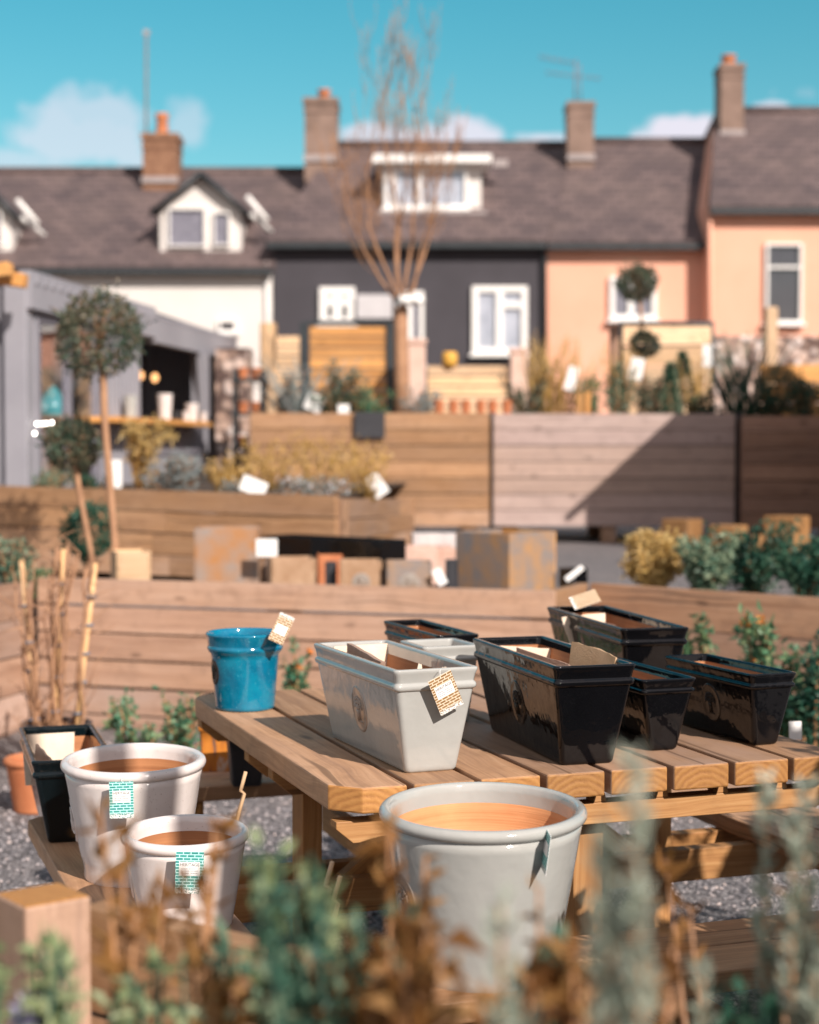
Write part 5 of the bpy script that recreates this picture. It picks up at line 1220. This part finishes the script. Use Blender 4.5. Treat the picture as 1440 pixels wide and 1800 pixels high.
rosemary('tall grey green spires right of the middle in front', 1122, 1350, 1.12, 4, .03, .012, .45)
rosemary('short thick grey green spires just left of the tall ones', 1062, 1470, 1.16, 6, .03, .014)
rosemary('grey green spires before the large grey pot', 880, 1590, 1.22, 7, .034, .014)
rosemary('thin green spires near the right edge', 1345, 1372, 1.6, 2, .02, .012)
rosemary('dense grey green spires at the right edge', 1422, 1388, 1.55, 5, .035, .012)
rosemary('short grey green spires at the lower right', 1235, 1710, 1.5, 5, .05, .013)
def dried(label, px, pyt, Y, wpx, n, L=.028, W=.013, leaves=16, stems_mat='twig', mat='lf_brown', name='dried_shrub', h0=.5, curl=.6):
    a = at(px, pyt, Y); zb = BZ; H = a.z-zb; r = wpx/2/3000*Y; t = thing(name, label, 'shrub', (a.x, Y, zb)); k = MB(); q = MB()
    for i in range(n):
        b = V((a.x+rng.uniform(-.5, .5)*r, Y+rng.uniform(-.5, .5)*r, zb)); e = V((a.x+rng.uniform(-1, 1)*r, Y+rng.uniform(-.8, .8)*r, zb+H*(1 if i == 0 else rng.uniform(h0, 1)))); mid = b.lerp(e, .5)+rvec()*.02
        k.tube([b, mid, e], [.004, .003, .0016], 5)
        for j in range(leaves):
            s = .35+.65*rng.random()**(.38 if curl > .3 else .6); p = b.lerp(mid, s*2) if s < .5 else mid.lerp(e, s*2-1); q.leaf(p, rvec(1.1 if curl > .3 else .5), L*rng.uniform(.6, 1.3), W*rng.uniform(.6, 1.3), curl=rng.uniform(-.1, curl))
    k.build('stems', stems_mat, t, world=True); q.build('leaves', mat, t, world=True); return t
dried('dried brown shrub before the left bench', 240, 1420, 1.7, 120, 4, .030, .010, 20, h0=.8)
dried('dried brown shrub before the smaller cream pot', 352, 1440, 1.75, 80, 4, .026, .0095, 14, h0=.8)
dried('dried brown shrub reaching over the left side of the large grey pot', 718, 1462, 1.65, 80, 5, .030, .010, 22)
dried('curled brown leaves low before the large grey pot', 650, 1620, 1.45, 200, 8, .032, .013, 18, h0=.84)
dried('bronze leaved clump at the bottom middle', 745, 1645, 1.35, 200, 11, .034, .016, 20, h0=.84)
dried('brown curled shrub tip before the edge on tag', 940, 1560, 1.55, 100, 5, .030, .010, 18)
dried('ochre leaved clump at the bottom between the grey spires', 1000, 1680, 1.4, 150, 9, .032, .014, 18, h0=.86)
dried('thin brown twig with few leaves before the right table leg', 1215, 1510, 1.9, 170, 3, .034, .011, 9, 'bark')
dried('ochre curled leaves before the front bench', 1165, 1665, 1.5, 150, 6, .032, .013, 14, 'bark', h0=.85)
dried('brown leaved twigs at the lower right edge', 1380, 1610, 1.7, 130, 5, .032, .011, 14, 'bark')
dried('brown leaves at the lower left behind the pale leaves', 420, 1670, 1.6, 160, 6, .030, .012, 16, h0=.84)
def leafy(label, px, pyt, Y, wpx, n, L, W, mat, leaves=26): return dried(label, px, pyt, Y, wpx, n, L, W, leaves, 'lf_dark', mat, 'leafy_plant', h0=.84, curl=.25)
leafy('pale green rounded shrub in front under the left table leg', 525, 1478, 1.5, 200, 15, .022, .012, 'lf_pale', 24)
leafy('teal green leafy shrub at the bottom middle', 610, 1560, 1.45, 290, 18, .022, .013, 'lf_teal', 22)
leafy('teal green shrub between the two spires in front', 965, 1630, 1.45, 130, 10, .022, .014, 'lf_teal', 20)
leafy('pale green leaves at the lower left corner', 50, 1640, 1.6, 190, 18, .028, .013, 'lf_pale', 22)
leafy('thin pale leaved plant low before the timber edge', 270, 1680, 1.6, 260, 12, .026, .013, 'lf_pale', 14)
leafy('teal leaves low before the timber edge', 470, 1640, 1.7, 180, 11, .028, .016, 'lf_teal', 14)
leafy('dark green undergrowth at the bottom right', 1300, 1730, 1.6, 260, 12, .028, .015, 'lf_dark', 18)
a = at(52, 1780, 1.6); t = thing('pale_flower', 'pale lilac flower at the lower left corner', 'flower', a); k = MB()
for i in range(14): k.leaf(a, V((math.cos(i*.45), math.sin(i*.45)*.8-.4, math.sin(i*.45))), .023, .013, curl=.1)
k.build('petals', 'petal_lilac', t, world=True); k = MB(); k.tube([a, (a.x+.01, a.y+.03, BZ)], .0015, 5); k.build('stem', 'lf_teal', t, world=True)
for i, (px, py, Y, lab) in enumerate(((424, 1387, 3.95, 'bent pale straw standing behind the smaller cream pot'), (574, 1552, 3.2, 'bent pale straw left among the front plants'), (588, 1578, 3.15, 'bent pale straw right among the front plants'))):
    a = at(px, py, Y); s = .9; zb = .1
    t = thing('dry_straw', lab, 'straw', (a.x-.02*s, Y, zb), 0, 'bent dry straws'); k = MB()
    k.tube([a+V((.012*s, 0, .045*s)), a, a+V((-.002*s, .0, -.004*s)), a+V((.008*s, 0, -.012*s)), a+V((-.02*s, 0, -.11*s)), V((a.x-.035*s, Y, zb))], [.005*s]*6, 6); k.build('straw', 'pale_timber', t, world=True)
# hedge plants added unseen beyond the right edge: they shade the front bench and the right end of the table
for i, (x, y, zt_, r, lab) in enumerate(((1.04, 2.62, 1.28, .33, 'lowest unseen shade hedge added beyond the right edge'), (1.56, 2.70, 1.44, .33, 'middle unseen shade hedge added beyond the right edge'), (2.15, 2.80, 2.1, .42, 'tallest unseen shade hedge added beyond the right edge'))):
    t = thing('shade_hedge', lab, 'shrub', (x, y, 0), 0, 'unseen shade hedges added beyond the right edge'); k = MB(); k.tube([(x, y, 0), (x, y, zt_*.8)], .03, 8); k.build('trunk', 'bark', t, world=True); q = MB(); h2 = zt_/2
    prof = [(.01, .02)]+[(r*.86*math.sin(math.pi*(.12+.76*f_))**.45*(1 if f_ < .75 else 1-(f_-.75)*1.6), zt_*(.02+.93*f_)) for f_ in (.05, .2, .4, .6, .8, .92)]+[(.01, zt_*.955)]
    q.lathe(prof, 18, (x, y, 0))
    for _ in range(1700):
        f_ = rng.random(); rr = r*(1 if f_ < .8 else math.sqrt(max(0, 1-((f_-.8)/.2)**2)))*rng.uniform(.82, 1.03); a = rng.random()*6.283; q.leaf((x+rr*math.cos(a), y+rr*math.sin(a), zt_*f_), rvec(.5), .07, .04)
    q.build('crown', 'lf_dark', t, world=True)

# ------------------------------------------------------------------ camera, light, sky
cam = bpy.data.cameras.new('camera'); co = bpy.data.objects.new('camera', cam); C.objects.link(co); bpy.context.scene.camera = co
co.location = (0, 0, CAMZ); co.rotation_euler = (math.pi/2-PITCH, 0, 0)
cam.sensor_fit = 'HORIZONTAL'; cam.sensor_width = 24; cam.lens = 50; cam.clip_start = .05; cam.clip_end = 3000
cam.dof.use_dof = True; cam.dof.focus_distance = 3.66; cam.dof.aperture_fstop = 2.3; cam.dof.aperture_blades = 0
SUN = V((.437, -.693, .571)).normalized()
sl = bpy.data.lights.new('sun', 'SUN'); so = bpy.data.objects.new('sun', sl); C.objects.link(so)
sl.energy = 4.6; sl.angle = R(.5); sl.color = (1.0, .91, .83); so.rotation_euler = SUN.to_track_quat('Z', 'Y').to_euler(); so.location = SUN*20
w = bpy.data.worlds.new('World'); bpy.context.scene.world = w; w.use_nodes = True; nt = w.node_tree
bg = nt.nodes['Background']
def N(typ, **kw):
    nd = nt.nodes.new(typ)
    for k_, v_ in kw.items(): setattr(nd, k_, v_)
    return nd
sky = N('ShaderNodeTexSky', sky_type='NISHITA'); sky.sun_disc = False; sky.sun_elevation = math.asin(SUN.z); sky.sun_rotation = math.atan2(SUN.x, SUN.y); sky.air_density = 1.0; sky.dust_density = .6; sky.ozone_density = 1.0
hs = N('ShaderNodeHueSaturation'); hs.inputs['Hue'].default_value = .455; hs.inputs['Saturation'].default_value = 1.5; hs.inputs['Value'].default_value = 1.0
nt.links.new(sky.outputs[0], hs.inputs['Color'])
tc = N('ShaderNodeTexCoord'); sp = N('ShaderNodeSeparateXYZ'); nt.links.new(tc.outputs['Generated'], sp.inputs[0])
def MA(op, a, b=0.0, clamp=False):
    nd = N('ShaderNodeMath', operation=op); nd.use_clamp = clamp
    for i, v_ in enumerate((a, b)):
        if isinstance(v_, bpy.types.NodeSocket): nt.links.new(v_, nd.inputs[i])
        else: nd.inputs[i].default_value = v_
    return nd.outputs[0]
yy = MA('MAXIMUM', sp.outputs[1], .05); U = MA('DIVIDE', sp.outputs[0], yy); Wd = MA('DIVIDE', sp.outputs[2], yy)
def noise(scale, det):
    nd = N('ShaderNodeTexNoise'); nd.inputs['Scale'].default_value = scale; nd.inputs['Detail'].default_value = det; nd.inputs['Roughness'].default_value = .55; nt.links.new(tc.outputs['Generated'], nd.inputs['Vector']); return nd.outputs['Fac']
n1, n2 = noise(34, 8), noise(9, 3); tot = None
front = MA('GREATER_THAN', sp.outputs[1], .05)
for px, py, rx, ry, amt in ((120, 255, 170, 62, .66), (185, 205, 100, 50, .6), (325, 230, 50, 55, .45), (40, 285, 170, 40, .55), (690, 255, 110, 42, .9), (800, 245, 95, 38, 1.0), (950, 245, 60, 16, .9), (1215, 232, 95, 36, 1.1), (1180, 250, 80, 20, 1.0), (1350, 192, 40, 9, .8), (-300, 240, 300, 60, .8), (1750, 200, 300, 60, .8), (2300, 100, 500, 120, .8), (-900, 120, 400, 120, .8)):
    u0, w0 = (px-720)/3000, (785-py)/3000
    du = MA('DIVIDE', MA('SUBTRACT', U, u0), rx/3000); dw = MA('DIVIDE', MA('SUBTRACT', Wd, w0), ry/3000)
    e = MA('SUBTRACT', 1.0, MA('SQRT', MA('ADD', MA('MULTIPLY', du, du), MA('MULTIPLY', dw, dw))))
    e = MA('ADD', e, MA('MULTIPLY', MA('SUBTRACT', n1, .5), 2.3)); e = MA('MULTIPLY', MA('MULTIPLY', e, 2.2, True), amt)
    tot = e if tot is None else MA('MAXIMUM', tot, e)
mask = MA('MULTIPLY', MA('MULTIPLY', tot, front), .80, True)
mx = N('ShaderNodeMix', data_type='RGBA'); nt.links.new(mask, mx.inputs[0]); nt.links.new(hs.outputs[0], mx.inputs[6]); mx.inputs[7].default_value = (8.6, 7.9, 8.8, 1)
# broken warm cloud added behind the camera and overhead, unseen, to neutralise shade tint
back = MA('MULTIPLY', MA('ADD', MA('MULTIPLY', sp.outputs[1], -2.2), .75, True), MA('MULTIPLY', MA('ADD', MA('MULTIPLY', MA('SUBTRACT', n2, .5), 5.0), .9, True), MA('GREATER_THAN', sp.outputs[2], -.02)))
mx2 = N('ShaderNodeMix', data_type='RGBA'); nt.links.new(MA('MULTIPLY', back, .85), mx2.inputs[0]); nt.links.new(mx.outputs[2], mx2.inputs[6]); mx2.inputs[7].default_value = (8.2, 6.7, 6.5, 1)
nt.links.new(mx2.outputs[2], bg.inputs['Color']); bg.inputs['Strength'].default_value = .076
sc = bpy.context.scene
sc.view_settings.view_transform = 'Standard'; sc.view_settings.look = 'None'; sc.view_settings.exposure = .5; sc.view_settings.gamma = 1
sc.render.engine = 'CYCLES'; sc.cycles.max_bounces = 8; sc.cycles.transparent_max_bounces = 12; sc.cycles.use_denoising = True; sc.cycles.sample_clamp_indirect = 6
try: sc.cycles.denoiser = 'OPENIMAGEDENOISE'
except Exception: pass
